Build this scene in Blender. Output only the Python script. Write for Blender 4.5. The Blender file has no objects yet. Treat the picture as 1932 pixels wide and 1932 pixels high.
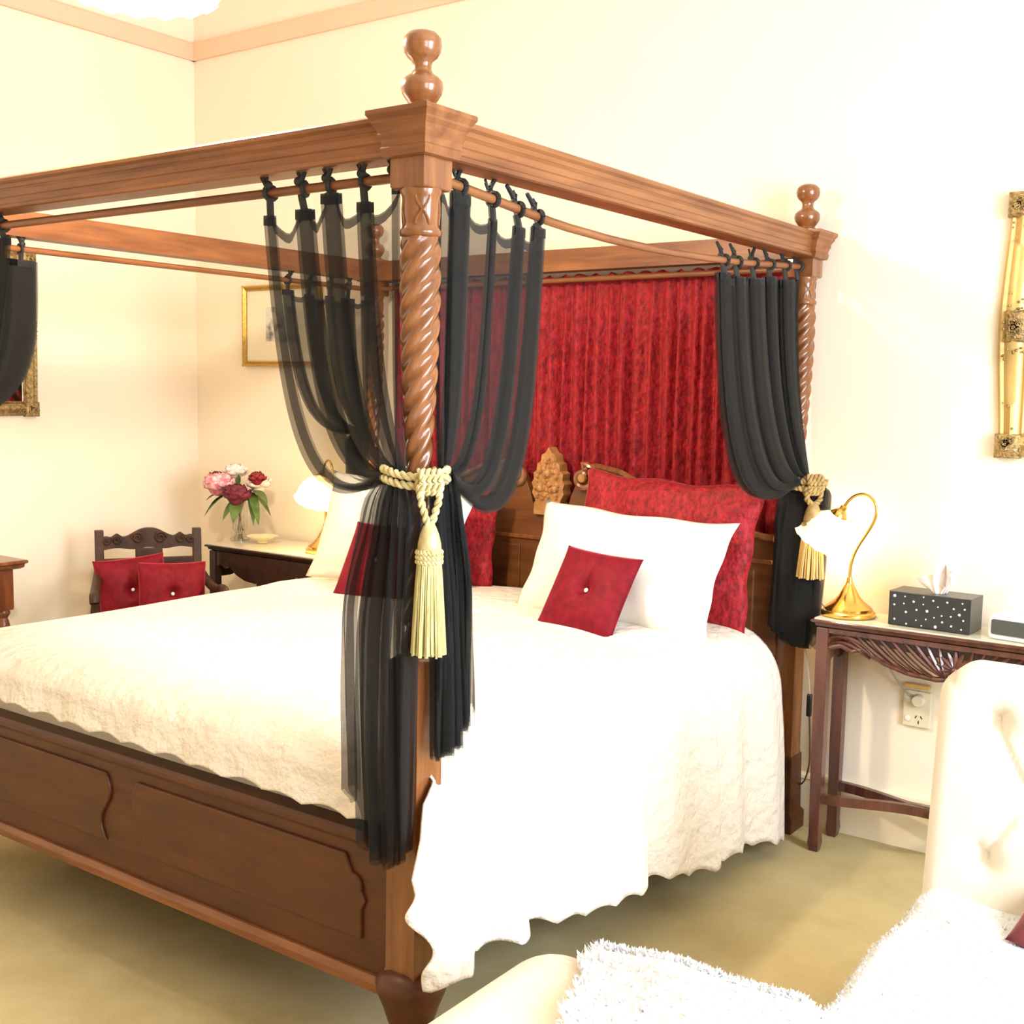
import bpy, bmesh, math, random
import numpy as np
from mathutils import Vector, Matrix, Euler

random.seed(7); rng = np.random.default_rng(7)
scene = bpy.context.scene
col = scene.collection
PI = math.pi

# ------------------------------------------------------------------ camera
F_PX, PITCH, YAW, ROLL = 2212.67, -0.1037, -0.6251, 0.0177
CAM = Vector((1.5916, -1.8691, 1.5499))
cy, sy = math.cos(YAW), math.sin(YAW); cp, sp = math.cos(PITCH), math.sin(PITCH)
fw = Vector((sy*cp, cy*cp, sp)); rt = Vector((cy, -sy, 0)); up = rt.cross(fw)
cr, sr = math.cos(ROLL), math.sin(ROLL)
r2 = cr*rt + sr*up; u2 = -sr*rt + cr*up
cam_data = bpy.data.cameras.new('camera'); cam = bpy.data.objects.new('camera', cam_data); col.objects.link(cam)
cam_data.sensor_width = 36; cam_data.lens = F_PX/1932*36; cam_data.clip_start = 0.02
M = Matrix((r2, u2, -fw)).transposed().to_4x4(); M.translation = CAM
cam.matrix_world = M
scene.camera = cam

# ------------------------------------------------------------------ world, daylight, exposure
world = bpy.data.worlds.new('world'); scene.world = world; world.use_nodes = True
world.node_tree.nodes['Background'].inputs[0].default_value = (0.85, 0.93, 1.0, 1)
world.node_tree.nodes['Background'].inputs[1].default_value = 1.0
scene.view_settings.view_transform = 'Standard'; scene.view_settings.look = 'None'
scene.view_settings.gamma = 1; scene.view_settings.use_curve_mapping = False
scene.view_settings.exposure = 0.80
scene.cycles.max_bounces = 10; scene.cycles.diffuse_bounces = 6; scene.cycles.transparent_max_bounces = 40
scene.cycles.glossy_bounces = 4; scene.cycles.transmission_bounces = 6
scene.cycles.use_denoising = True
scene.cycles.sample_clamp_indirect = 6.0
scene.cycles.caustics_reflective = False; scene.cycles.caustics_refractive = False

def area(name, loc, target, sx, sz, power, color):
    l = bpy.data.lights.new(name, 'AREA'); l.shape = 'RECTANGLE'; l.size = sx; l.size_y = sz
    l.energy = power; l.color = color
    o = bpy.data.objects.new(name, l); col.objects.link(o); o.location = loc
    o.rotation_euler = (Vector(target)-Vector(loc)).to_track_quat('-Z', 'Y').to_euler()
    return o
XR, YF, ZC = 3.3, -5.0, 3.75        # right wall, foot wall, ceiling
XL, YW = -3.319, 2.127              # left wall, head wall
WIN = [('x', -2.35, -1.05), ('x', -.55, .75)]
area('daylight_front', (XR+.25, -1.7, 1.85), (0, -1.7, 1.6), 1.3, 2.3, 75, (0.78, 0.89, 1.0))
area('daylight_rear', (XR+.25, 0.1, 1.85), (0, 0.1, 1.6), 1.3, 2.3, 185, (0.74, 0.87, 1.0))

def point(name, loc, power, color, r=.04, parent=None):
    l = bpy.data.lights.new(name, 'POINT'); l.energy = power; l.color = color; l.shadow_soft_size = r
    o = bpy.data.objects.new(name, l); col.objects.link(o); o.location = loc
    if parent: o.parent = parent
    return o

# ------------------------------------------------------------------ materials
def new_mat(name):
    m = bpy.data.materials.new(name); m.use_nodes = True
    nt = m.node_tree
    return m, nt, nt.nodes['Principled BSDF']
def mapping(nt, scale, rot=(0, 0, 0)):
    tc = nt.nodes.new('ShaderNodeTexCoord'); mp = nt.nodes.new('ShaderNodeMapping')
    mp.inputs['Scale'].default_value = scale; mp.inputs['Rotation'].default_value = rot
    nt.links.new(tc.outputs['Object'], mp.inputs['Vector']); return mp
def pm(name, c1, c2=None, rough=.5, metal=0, vscale=8, vlo=.35, vhi=.65, aniso=(1, 1, 1), bump=0, bscale=60, bdist=.004,
       baniso=(1, 1, 1), coat=0, sheen=0, sheen_col=None, spec=.5, detail=4, voronoi=False):
    m, nt, b = new_mat(name)
    b.inputs['Base Color'].default_value = (*c1, 1); b.inputs['Roughness'].default_value = rough
    b.inputs['Metallic'].default_value = metal; b.inputs['Specular IOR Level'].default_value = spec
    b.inputs['Coat Weight'].default_value = coat; b.inputs['Coat Roughness'].default_value = .12
    b.inputs['Sheen Weight'].default_value = sheen; b.inputs['Sheen Roughness'].default_value = .35
    if sheen_col: b.inputs['Sheen Tint'].default_value = (*sheen_col, 1)
    if c2:
        mp = mapping(nt, aniso); n = nt.nodes.new('ShaderNodeTexNoise'); n.inputs['Scale'].default_value = vscale
        n.inputs['Detail'].default_value = detail; n.inputs['Roughness'].default_value = .6
        nt.links.new(mp.outputs[0], n.inputs['Vector'])
        r = nt.nodes.new('ShaderNodeValToRGB'); r.color_ramp.elements[0].position = vlo; r.color_ramp.elements[1].position = vhi
        r.color_ramp.elements[0].color = (*c1, 1); r.color_ramp.elements[1].color = (*c2, 1)
        nt.links.new(n.outputs['Fac'], r.inputs['Fac']); nt.links.new(r.outputs['Color'], b.inputs['Base Color'])
    if bump:
        mp2 = mapping(nt, baniso)
        if voronoi:
            t = nt.nodes.new('ShaderNodeTexVoronoi'); t.inputs['Scale'].default_value = bscale; out = t.outputs['Distance']
        else:
            t = nt.nodes.new('ShaderNodeTexNoise'); t.inputs['Scale'].default_value = bscale; t.inputs['Detail'].default_value = 5; out = t.outputs['Fac']
        nt.links.new(mp2.outputs[0], t.inputs['Vector'])
        bp = nt.nodes.new('ShaderNodeBump'); bp.inputs['Strength'].default_value = bump; bp.inputs['Distance'].default_value = bdist
        nt.links.new(out, bp.inputs['Height']); nt.links.new(bp.outputs[0], b.inputs['Normal'])
    return m
W1, W2 = (.135, .040, .0105), (.30, .112, .036)
def wood(name, a, c1=W1, c2=W2, rough=.34, coat=.22):
    return pm(name, c1, c2, rough=rough, vscale=3, aniso=a, coat=coat, bump=.05, bscale=14, baniso=a, vlo=.3, vhi=.72)
WOODZ = wood('bed_wood_upright', (9, 9, 1.0), rough=.25, coat=.5); WOODX = wood('bed_wood_across', (1.0, 9, 9), rough=.42, coat=.06); WOODY = wood('bed_wood_along', (9, 1.0, 9), rough=.42, coat=.06)
WOODF = wood('bed_wood_shaded', (1.2, 8, 8), (.058, .014, .004), (.115, .032, .009), rough=.45, coat=.05)  # same bed wood, darkened so the foot end's shade sits in the colour
WOODH = wood('headboard_wood', (1.2, 8, 8), (.10, .03, .009), (.20, .075, .022), rough=.4, coat=.2)
CREST = pm('crest_wood', (.30, .13, .035), (.46, .22, .075), rough=.45, vscale=40, bump=.4, bscale=90)
DARK = pm('dark_wood', (.016, .006, .004), (.036, .014, .009), rough=.42, spec=.3, vscale=4, aniso=(6, 1, 6), coat=.25)
MAHOG = pm('mahogany', (.065, .020, .013), (.13, .043, .028), rough=.3, vscale=4, aniso=(6, 6, 1), coat=.3)
CHAIRW = pm('carved_chair_wood', (.026, .011, .006), (.06, .026, .013), rough=.5, vscale=12, coat=0, spec=.25, bump=.2, bscale=60)
DESKW = pm('desk_wood', (.12, .034, .012), (.22, .075, .026), rough=.32, vscale=4, aniso=(7, 7, 1), coat=.3)
WALL = pm('cream_wall_paint', (.88, .775, .635), (.865, .76, .615), rough=.85, vscale=2.0, bump=.03, bscale=140, spec=.2)
CEIL = pm('ceiling_paint', (.86, .80, .68), rough=.9)
TRIM = pm('peach_picture_rail_paint', (.80, .54, .385), rough=.5)
SKIRT = pm('cream_skirting_paint', (.82, .72, .55), rough=.45)
CARPET = pm('olive_carpet', (.56, .45, .225), (.66, .545, .30), rough=1.0, vscale=3.5, bump=.9, bscale=420, bdist=.006, spec=.05, sheen=.2, sheen_col=(.8, .75, .5))
COVER = pm('matelasse_coverlet', (.80, .735, .66), rough=.95, bump=.8, bscale=22, bdist=.025, sheen=.1, spec=.1)
LINEN = pm('white_linen', (.84, .79, .70), rough=.9, bump=.12, bscale=14, bdist=.01, spec=.1)
SHEET = pm('cream_sheet', (.74, .68, .56), rough=.9, bump=.15, bscale=9, bdist=.01, spec=.1)
VELVET = pm('crushed_red_velvet', (.15, .004, .009), (.46, .018, .026), rough=.55, vscale=55, vlo=.34, vhi=.72, aniso=(1.2, 1.2, .55), bump=.7, bscale=45, bdist=.012,
            sheen=.5, sheen_col=(1, .25, .25), spec=.25, detail=6)
SATIN = pm('red_satin_velvet', (.13, .003, .009), (.20, .006, .015), rough=.62, vscale=30, bump=.25, bscale=60, sheen=.7, sheen_col=(1, .12, .18), spec=.15)
PLUM = pm('plum_velvet', (.10, .008, .012), (.16, .014, .02), rough=.6, vscale=20, sheen=.4, sheen_col=(1, .3, .3))
GOLDCORD = pm('gold_silk_cord', (.46, .37, .15), (.66, .57, .30), rough=.45, vscale=50, sheen=.3, spec=.5)
GOLDSKIRT = pm('gold_silk_fringe', (.42, .36, .12), (.68, .62, .30), rough=.4, vscale=30, aniso=(14, 14, .4), bump=.6, bscale=60, baniso=(6, 6, .15), sheen=.3)
LITSKIRT = pm('lamplit_gold_fringe', (.46, .27, .07), (.70, .46, .16), rough=.4, vscale=30, aniso=(14, 14, .4), bump=.6, bscale=60, baniso=(6, 6, .15), sheen=.3)  # gold fringe with the lamp's warm light painted in as amber
LITCORD = pm('lamplit_gold_cord', (.34, .21, .07), (.50, .34, .13), rough=.5, vscale=50)  # gold cord toned amber, lamplight put into the colour
BRASS = pm('polished_brass', (.78, .50, .14), rough=.18, metal=1)
GILT = pm('aged_gilt', (.20, .125, .045), (.52, .36, .15), rough=.4, metal=.55, vscale=70, bump=.8, bscale=95, bdist=.01)
GILTPALE = pm('pale_gilt', (.56, .36, .115), (.66, .46, .17), rough=.4, metal=.3, vscale=6)
GILTLINE = pm('gold_moulding', (.42, .24, .045), (.62, .40, .10), rough=.35, metal=.6, vscale=120)
MAT_PAPER = pm('cream_mount_card', (.83, .75, .58), rough=.9)
PORCELAIN = pm('cream_china', (.82, .76, .52), rough=.25)
WHITEPL = pm('white_plastic', (.80, .80, .76), rough=.35)
SOCKETPL = pm('ivory_plastic', (.74, .66, .50), rough=.4)
BLACKPL = pm('black_plastic', (.012, .012, .012), rough=.25)
SCREEN = pm('dark_display', (.05, .055, .045), rough=.15)
BOXBLK = pm('black_card_box', (.016, .017, .017), (.022, .023, .022), rough=.3, vscale=20)
BOXLIT = pm('lit_box_side', (.05, .052, .048), rough=.3)  # black card lightened for its lit side, on no mesh
STUD = pm('pearl_stud', (.85, .85, .82), rough=.2)
TISSUE = pm('tissue_paper', (.85, .76, .72), rough=.9)
CORDBR = pm('brown_flex', (.10, .06, .035), rough=.5)
CORDW = pm('pale_flex', (.45, .40, .33), rough=.5)
UPHOL = pm('cream_upholstery', (.82, .72, .58), rough=.8, bump=.1, bscale=180, sheen=.2, spec=.2)
FUR = pm('white_fluffy_pile', (.82, .83, .84), rough=.9, sheen=.3, spec=.1)
FURBASE = pm('white_throw_backing', (.80, .80, .80), rough=.95, bump=.5, bscale=70, bdist=.01)
LEAF = pm('green_leaf', (.055, .105, .022), (.12, .19, .05), rough=.45, vscale=20)
STEM = pm('flower_stem', (.13, .12, .04), rough=.6)
PINK = pm('pink_peony', (.66, .12, .17), (.90, .55, .55), rough=.7, vscale=32, vlo=.38, vhi=.6)
MAROON = pm('burgundy_peony', (.10, .006, .016), (.19, .014, .035), rough=.7, vscale=30)
DEEPRED = pm('deep_red_rose', (.16, .004, .008), (.30, .012, .02), rough=.6, vscale=30)
IVORYF = pm('ivory_flower', (.86, .78, .68), (.88, .70, .62), rough=.7, vscale=20)
MARBLE = pm('pale_table_glass', (.66, .62, .50), rough=.12, spec=.7)

def glass(name, tint=(1, 1, 1), fac=.12, rough=.03):
    m, nt, b = new_mat(name); nt.nodes.remove(b)
    t = nt.nodes.new('ShaderNodeBsdfTransparent'); t.inputs[0].default_value = (*tint, 1)
    g = nt.nodes.new('ShaderNodeBsdfGlossy'); g.inputs['Roughness'].default_value = rough
    mx = nt.nodes.new('ShaderNodeMixShader'); mx.inputs[0].default_value = fac
    nt.links.new(t.outputs[0], mx.inputs[1]); nt.links.new(g.outputs[0], mx.inputs[2])
    nt.links.new(mx.outputs[0], nt.nodes['Material Output'].inputs[0]); return m
PANE = glass('window_glass', fac=.06)
CRYSTAL = glass('cut_glass', (.90, .90, .86), .22, .05)
def mirror_mat():
    m, nt, b = new_mat('mirror_glass'); b.inputs['Base Color'].default_value = (.86, .86, .84, 1)
    b.inputs['Metallic'].default_value = 1; b.inputs['Roughness'].default_value = .02; return m
MIRROR = mirror_mat()
def shade_mat(name, colr, strength, fac=.55):
    m, nt, b = new_mat(name)
    b.inputs['Base Color'].default_value = (.9, .85, .7, 1); b.inputs['Roughness'].default_value = .25
    b.inputs['Emission Color'].default_value = (*colr, 1); b.inputs['Emission Strength'].default_value = strength
    t = nt.nodes.new('ShaderNodeBsdfTransparent'); mx = nt.nodes.new('ShaderNodeMixShader'); mx.inputs[0].default_value = fac
    nt.links.new(t.outputs[0], mx.inputs[1]); nt.links.new(b.outputs[0], mx.inputs[2])
    nt.links.new(mx.outputs[0], nt.nodes['Material Output'].inputs[0]); return m
SHADE = shade_mat('lit_opal_glass', (1.0, .80, .36), 1.5)
PSHADE = shade_mat('lit_fluted_glass', (1.0, .93, .62), 1.1, .65)
def bulb_mat():
    m, nt, b = new_mat('lit_bulb'); b.inputs['Emission Color'].default_value = (1, .85, .5, 1); b.inputs['Emission Strength'].default_value = 9; return m
BULB = bulb_mat()
def sheer_mat(name, alpha, c):
    m, nt, b = new_mat(name)
    b.inputs['Base Color'].default_value = (*c, 1); b.inputs['Roughness'].default_value = .75; b.inputs['Specular IOR Level'].default_value = .25
    b.inputs['Sheen Weight'].default_value = .06; b.inputs['Sheen Roughness'].default_value = .5
    t = nt.nodes.new('ShaderNodeBsdfTransparent'); mx = nt.nodes.new('ShaderNodeMixShader'); mx.inputs[0].default_value = alpha
    nt.links.new(t.outputs[0], mx.inputs[1]); nt.links.new(b.outputs[0], mx.inputs[2])
    nt.links.new(mx.outputs[0], nt.nodes['Material Output'].inputs[0]); return m
SHEER = sheer_mat('black_voile', .47, (.0115, .0105, .0095))
SHEER2 = sheer_mat('black_voile_hem', .80, (.018, .017, .016))
RIBBON = pm('black_ribbon', (.012, .011, .010), rough=.7)

# ------------------------------------------------------------------ mesh helpers
ORG = {}
class MB:
    def __init__(s): s.v = []; s.f = []
    def add(s, vs, fs):
        o = len(s.v); s.v.extend([tuple(map(float, p)) for p in vs]); s.f.extend([tuple(i+o for i in f) for f in fs]); return s
    def box(s, x0, x1, y0, y1, z0, z1):
        return s.add([(x0, y0, z0), (x1, y0, z0), (x1, y1, z0), (x0, y1, z0), (x0, y0, z1), (x1, y0, z1), (x1, y1, z1), (x0, y1, z1)],
                     [(0, 3, 2, 1), (4, 5, 6, 7), (0, 1, 5, 4), (1, 2, 6, 5), (2, 3, 7, 6), (3, 0, 4, 7)])
    def loft(s, rings, cap=True, closed=True):
        n = len(rings[0]); vs = [p for r in rings for p in r]; fs = []
        for i in range(len(rings)-1):
            for j in range(n if closed else n-1):
                k = (j+1) % n; fs.append((i*n+j, i*n+k, (i+1)*n+k, (i+1)*n+j))
        if cap: fs.append(tuple(reversed(range(n)))); fs.append(tuple((len(rings)-1)*n+j for j in range(n)))
        return s.add(vs, fs)
    def lathe(s, prof, c=(0, 0, 0), n=24, cap=True, mod=None):
        rings = []
        for r, z in prof:
            rr = []
            for j in range(n):
                t = 2*PI*j/n; q = r*(mod(t, z) if mod else 1)
                rr.append((c[0]+q*math.cos(t), c[1]+q*math.sin(t), c[2]+z))
            rings.append(rr)
        return s.loft(rings, cap)
    def sq(s, prof, c=(0, 0, 0)):
        return s.loft([[(c[0]+h*a, c[1]+h*b, c[2]+z) for a, b in ((-1, -1), (1, -1), (1, 1), (-1, 1))] for h, z in prof])
    def tube(s, pts, r, n=8, cap=True):
        P = [Vector(p) for p in pts]; rings = []; prev = None
        for i, p in enumerate(P):
            t = (P[min(i+1, len(P)-1)]-P[max(i-1, 0)]).normalized()
            if prev is None:
                a = Vector((0, 0, 1)) if abs(t.z) < .9 else Vector((1, 0, 0)); x = t.cross(a).normalized()
            else: x = (prev - t*prev.dot(t)).normalized()
            prev = x; y = t.cross(x); ri = r[i] if hasattr(r, '__len__') else r
            rings.append([p+ri*(math.cos(2*PI*j/n)*x+math.sin(2*PI*j/n)*y) for j in range(n)])
        return s.loft(rings, cap)
    def grid(s, P):
        a, b = len(P), len(P[0])
        return s.add([p for r in P for p in r], [(i*b+j, i*b+j+1, (i+1)*b+j+1, (i+1)*b+j) for i in range(a-1) for j in range(b-1)])
    def prism(s, poly, axis, a0, a1):
        def m(p, a): return {'x': (a, p[0], p[1]), 'y': (p[0], a, p[1]), 'z': (p[0], p[1], a)}[axis]
        n = len(poly)
        return s.add([m(p, a0) for p in poly]+[m(p, a1) for p in poly],
                     [tuple(range(n)), tuple(reversed(range(n, 2*n)))]+[(i, n+i, n+(i+1) % n, (i+1) % n) for i in range(n)])
    def sphere(s, c, r, n=12, sc=(1, 1, 1)):
        prof = [(max(1e-4, math.sin(PI*i/n)), -math.cos(PI*i/n)) for i in range(n+1)]
        return s.loft([[(c[0]+r*sc[0]*q*math.cos(2*PI*j/n), c[1]+r*sc[1]*q*math.sin(2*PI*j/n), c[2]+r*sc[2]*z) for j in range(n)] for q, z in prof])
    def xf(s, Mx):
        s.v = [tuple(Mx @ Vector(p)) for p in s.v]; return s
    def join(s, o): return s.add(o.v, o.f)
    def build(s, name, mat, parent=None, loc=None, smooth=True, bevel=0, angle=40, solid=0, weld=False, seg=2):
        org = ORG[parent.name] if parent else Vector(loc or (0, 0, 0))
        me = bpy.data.meshes.new(name); me.from_pydata([tuple(Vector(p)-org) for p in s.v], [], s.f)
        bm = bmesh.new(); bm.from_mesh(me)
        if weld: bmesh.ops.remove_doubles(bm, verts=bm.verts, dist=weld)
        bmesh.ops.recalc_face_normals(bm, faces=bm.faces)
        bm.to_mesh(me); bm.free()
        me.materials.append(mat)
        if smooth:
            me.polygons.foreach_set('use_smooth', [True]*len(me.polygons)); me.set_sharp_from_angle(angle=math.radians(angle))
        ob = bpy.data.objects.new(name, me); col.objects.link(ob)
        if parent: ob.parent = parent
        else: ob.location = org
        ORG[ob.name] = org
        if bevel:
            b = ob.modifiers.new('bevel', 'BEVEL'); b.width = bevel; b.segments = seg; b.limit_method = 'ANGLE'; b.angle_limit = math.radians(50)
        if solid:
            b = ob.modifiers.new('solid', 'SOLIDIFY'); b.thickness = solid; b.offset = 0
        return ob
def tag(o, label, cat, group=None):
    o['label'] = label; o['category'] = cat
    if group: o['group'] = group
    return o
def thing(name, label, cat, loc=(0, 0, 0), group=None):
    o = bpy.data.objects.new(name, None); o.empty_display_size = .05; col.objects.link(o); o.location = loc
    ORG[o.name] = Vector(loc); return tag(o, label, cat, group)
def structure(o): o['kind'] = 'structure'; return o
def copy_tree(o, parent=None):
    c = o.copy(); col.objects.link(c)
    if parent: c.parent = parent
    for ch in list(o.children): copy_tree(ch, c)
    return c
def box(*a): return MB().box(*a)
def lerp(a, b, t): return a+(b-a)*t
def bez(p, t): return tuple((1-t)**3*a+3*(1-t)**2*t*b+3*(1-t)*t*t*c+t**3*d for a, b, c, d in zip(*p))
def sm(a, b, x): t = min(1, max(0, (x-a)/(b-a))); return t*t*(3-2*t)
def place(loc, rx=0, ry=0, rz=0): return Matrix.Translation(loc) @ Euler((rx, ry, rz)).to_matrix().to_4x4()

# ================================================================== THE ROOM
structure(box(XL-.2, XR+.1, YF-.1, YW+.1, -.12, 0).build('floor', CARPET, smooth=False))
structure(box(XL-.2, XR+.2, YF-.2, YW+.2, ZC, ZC+.12).build('ceiling', CEIL, smooth=False))
structure(box(XL-.15, XR+.15, YW, YW+.15, -.1, ZC).build('wall_head', WALL, smooth=False))
structure(box(XL-.15, XL, YF-.15, YW, -.1, ZC).build('wall_left', WALL, smooth=False))
def wall_open(name, axis, pos, th, a0, a1, opens, z0=.7, z1=3.0):
    mb = MB(); cur = a0
    def bx(b0, b1, c0, c1):
        if axis == 'x': mb.box(pos, pos+th, b0, b1, c0, c1)
        else: mb.box(b0, b1, pos, pos+th, c0, c1)
    for (o0, o1) in opens:
        bx(cur, o0, -.1, ZC); bx(o0, o1, -.1, z0); bx(o0, o1, z1, ZC); cur = o1
    bx(cur, a1, -.1, ZC)
    structure(mb.build(name, WALL, smooth=False))
wall_open('wall_right', 'x', XR, .15, YF-.15, YW, [(-2.35, -1.05), (-.55, .75)])
structure(box(XL, XR, YF-.15, YF, -.1, ZC).build('wall_foot', WALL, smooth=False))
for i, (ax, a0, a1) in enumerate(WIN):
    fr = MB(); gl = MB(); p0 = XR+.05 if ax == 'x' else YF-.10
    def bx(mb, b0, b1, c0, c1, d0=0, d1=.05):
        if ax == 'x': mb.box(p0+d0, p0+d1, b0, b1, c0, c1)
        else: mb.box(b0, b1, p0+d0, p0+d1, c0, c1)
    t = .055
    for zz in (.7, 1.82, 3.0-t): bx(fr, a0, a1, zz, zz+t)
    for aa in (a0, (a0+a1)/2-t/2, a1-t): bx(fr, aa, aa+t, .7+t, 3.0-t)
    bx(gl, a0+.02, a1-.02, .72, 2.98, .02, .026)
    w = structure(fr.build('window_%d' % (i+1), SKIRT, smooth=False))
    gl.build('window_pane', PANE, w, smooth=False)
# picture rails and skirting boards
def rail_prof(z): return [(0, z), (.018, z), (.022, z+.006), (.022, z+.076), (.026, z+.080), (.026, z+.085), (0, z+.085)]
structure(MB().prism([(YW-a, b) for a, b in rail_prof(3.166)], 'x', XL, XR).build('trim_1', TRIM, smooth=False))
structure(MB().prism([(XL+a, b) for a, b in rail_prof(3.166)], 'y', YF, YW).build('trim_2', TRIM, smooth=False))
structure(MB().prism([(XR-a, b) for a, b in rail_prof(3.166)], 'y', YF, YW).build('trim_3', TRIM, smooth=False))
structure(MB().prism([(YF+a, b) for a, b in rail_prof(3.166)], 'x', XL, XR).build('trim_4', TRIM, smooth=False))
SKP = [(0, 0), (.02, 0), (.02, .15), (.016, .165), (.026, .172), (.024, .183), (.01, .19), (0, .19)]
structure(MB().prism([(YW-a, b) for a, b in SKP], 'x', XL, XR).build('baseboard_head', SKIRT, smooth=False))
structure(MB().prism([(XL+a, b) for a, b in SKP], 'y', YF, YW).build('baseboard_left', SKIRT, smooth=False))
structure(MB().prism([(XR-a, b) for a, b in SKP], 'y', YF, YW).build('baseboard_right', SKIRT, smooth=False))
structure(MB().prism([(YF+a, b) for a, b in SKP], 'x', XL, XR).build('baseboard_foot', SKIRT, smooth=False))

# ================================================================== THE FOUR-POSTER BED
W, L = 1.993, 2.031
XC = -W/2
bed = thing('four_poster_bed', 'large carved wooden four-poster bed with twisted posts and an open canopy frame', 'bed', (XC, L/2, 0))
def post_mesh(cx, cyy):
    mb = MB()
    mb.sq([(.044, .27), (.041, .29), (.041, .955), (.040, .975), (.026, .988)], (cx, cyy, 0))
    mb.lathe([(.030, .985), (.034, 1.0), (.030, 1.02), (.022, 1.04), (.022, 1.06)], (cx, cyy, 0))
    # twisted shaft
    n = 60; rings = []
    zs = np.linspace(1.05, 1.868, 150)
    for z in zs:
        R = float(np.interp(z, [1.05, 1.2, 1.32, 1.45, 1.58, 1.72, 1.84, 1.868], [.026, .022, .022, .028, .0345, .0385, .0385, .036]))
        amp = .15*min(1, (1.868-z)/.03)
        ring = []
        for j in range(n):
            t = 2*PI*j/n; c = math.cos(5*(t-2*PI*(z-1.05)/.25))
            q = R*(1+amp*(abs(c)**.7*(1 if c > 0 else -1)*.75+.1))
            ring.append((cx+q*math.cos(t), cyy+q*math.sin(t), z))
        rings.append(ring)
    mb.loft(rings)
    mb.lathe([(.036, 1.855), (.043, 1.86), (.044, 1.868), (.039, 1.875), (.036, 1.885), (.0365, 1.92), (.039, 1.938), (.043, 1.946), (.043, 1.953), (.036, 1.956)], (cx, cyy, 0), 32)
    for k in range(4):      # carved crosses on the collar
        t0 = PI/4+k*PI/2
        for sgn in (-1, 1):
            pts = []
            for i in range(9):
                q = i/8; a = t0+sgn*.38*math.cos(q*PI); z = 1.880+.058*q
                pts.append((cx+.0372*math.cos(a), cyy+.0372*math.sin(a), z))
            mb.tube(pts, .0028, 6)
    mb.sq([(.040, 1.950), (.0445, 1.955), (.0445, 2.03), (.042, 2.035)], (cx, cyy, 0))
    return mb
def finial_mesh(cx, cyy):
    return MB().lathe([(.040, 2.100), (.040, 2.112), (.031, 2.116), (.027, 2.122), (.033, 2.130), (.040, 2.140), (.0435, 2.152), (.042, 2.165), (.034, 2.174),
                       (.024, 2.180), (.019, 2.188), (.019, 2.198), (.022, 2.206), (.030, 2.212), (.037, 2.222), (.040, 2.236), (.038, 2.250), (.029, 2.260), (.015, 2.265), (.002, 2.266)], (cx, cyy, 0), 32)
def capital_mesh(cx, cyy):
    return MB().sq([(.050, 2.012), (.056, 2.014), (.058, 2.022), (.060, 2.030), (.057, 2.034), (.059, 2.046), (.064, 2.056), (.063, 2.061), (.066, 2.069),
                    (.073, 2.078), (.073, 2.083), (.081, 2.094), (.081, 2.103)], (cx, cyy, 0))
def foot_mesh(cx, cyy):
    return MB().lathe([(.034, 0), (.044, .004), (.048, .02), (.040, .045), (.036, .07), (.039, .10), (.048, .15), (.064, .20), (.078, .235), (.080, .255), (.070, .272), (.050, .284)], (cx, cyy, 0), 28)
for (px, py) in ((0, 0), (-W, 0), (0, L), (-W, L)):
    def lean(mb):
        if (px, py) == (0, 0):      # the near post stands a little out of plumb
            mb.v = [(x-.0148*max(0, 1.4-z), y+.0107*max(0, 1.4-z), z) for x, y, z in mb.v]
        return mb
    p = lean(post_mesh(px, py)).build('post', WOODZ, bed, angle=50)
    finial_mesh(px, py).build('finial', WOODZ, p)
    capital_mesh(px, py).build('capital', WOODX, p, smooth=False)
    if py > 1:   # plain square head legs with a small bracket foot
        MB().sq([(.060, 0), (.060, .06), (.050, .075), (.047, .275)], (px, py, 0)).build('foot', WOODF, p, smooth=False, bevel=.003)
    else:
        lean(foot_mesh(px, py)).build('foot', WOODF, p)
RP = [(.050, 2.098), (.054, 2.094), (.054, 2.086), (.047, 2.080), (.047, 2.070), (.050, 2.067), (.045, 2.061), (.045, 2.047), (.042, 2.044), (.042, 2.030), (.046, 2.026), (.046, 2.018), (.040, 2.015)]
RPOLY = RP+[(-.030, 2.015), (-.030, 2.098)]
MB().prism([(-a, z) for a, z in RPOLY], 'x', -W, 0).build('canopy_rail', WOODX, bed, smooth=False)
MB().prism([(L+a, z) for a, z in RPOLY], 'x', -W, 0).build('canopy_rail', WOODX, bed, smooth=False)
MB().prism([(a, z) for a, z in RPOLY], 'y', 0, L).build('canopy_rail', WOODY, bed, smooth=False)
MB().prism([(-W-a, z) for a, z in RPOLY], 'y', 0, L).build('canopy_rail', WOODY, bed, smooth=False)
# curtain rods
MB().tube([(-W+.04, 0, 1.982), (-.04, 0, 1.982)], .0105, 12).build('curtain_rod', WOODX, bed)
MB().tube([(-W+.04, L, 1.982), (-.04, L, 1.982)], .0105, 12).build('curtain_rod', WOODX, bed)
MB().tube([(-W, .04, 1.978), (-W, L-.04, 1.978)], .0105, 12).build('curtain_rod', WOODY, bed)
SIDE_ROD = [(.04, 1.985), (.26, 1.966), (.50, 1.944), (.75, 1.936), (1.0, 1.936), (1.25, 1.943), (1.53, 1.954), (1.80, 1.972), (1.99, 1.985)]
def side_rod_z(y): return float(np.interp(y, [a for a, b in SIDE_ROD], [b for a, b in SIDE_ROD]))
MB().tube([(0, y, side_rod_z(y)) for y in np.linspace(.04, 1.99, 24)], .0105, 12).build('curtain_rod', WOODY, bed)
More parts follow.
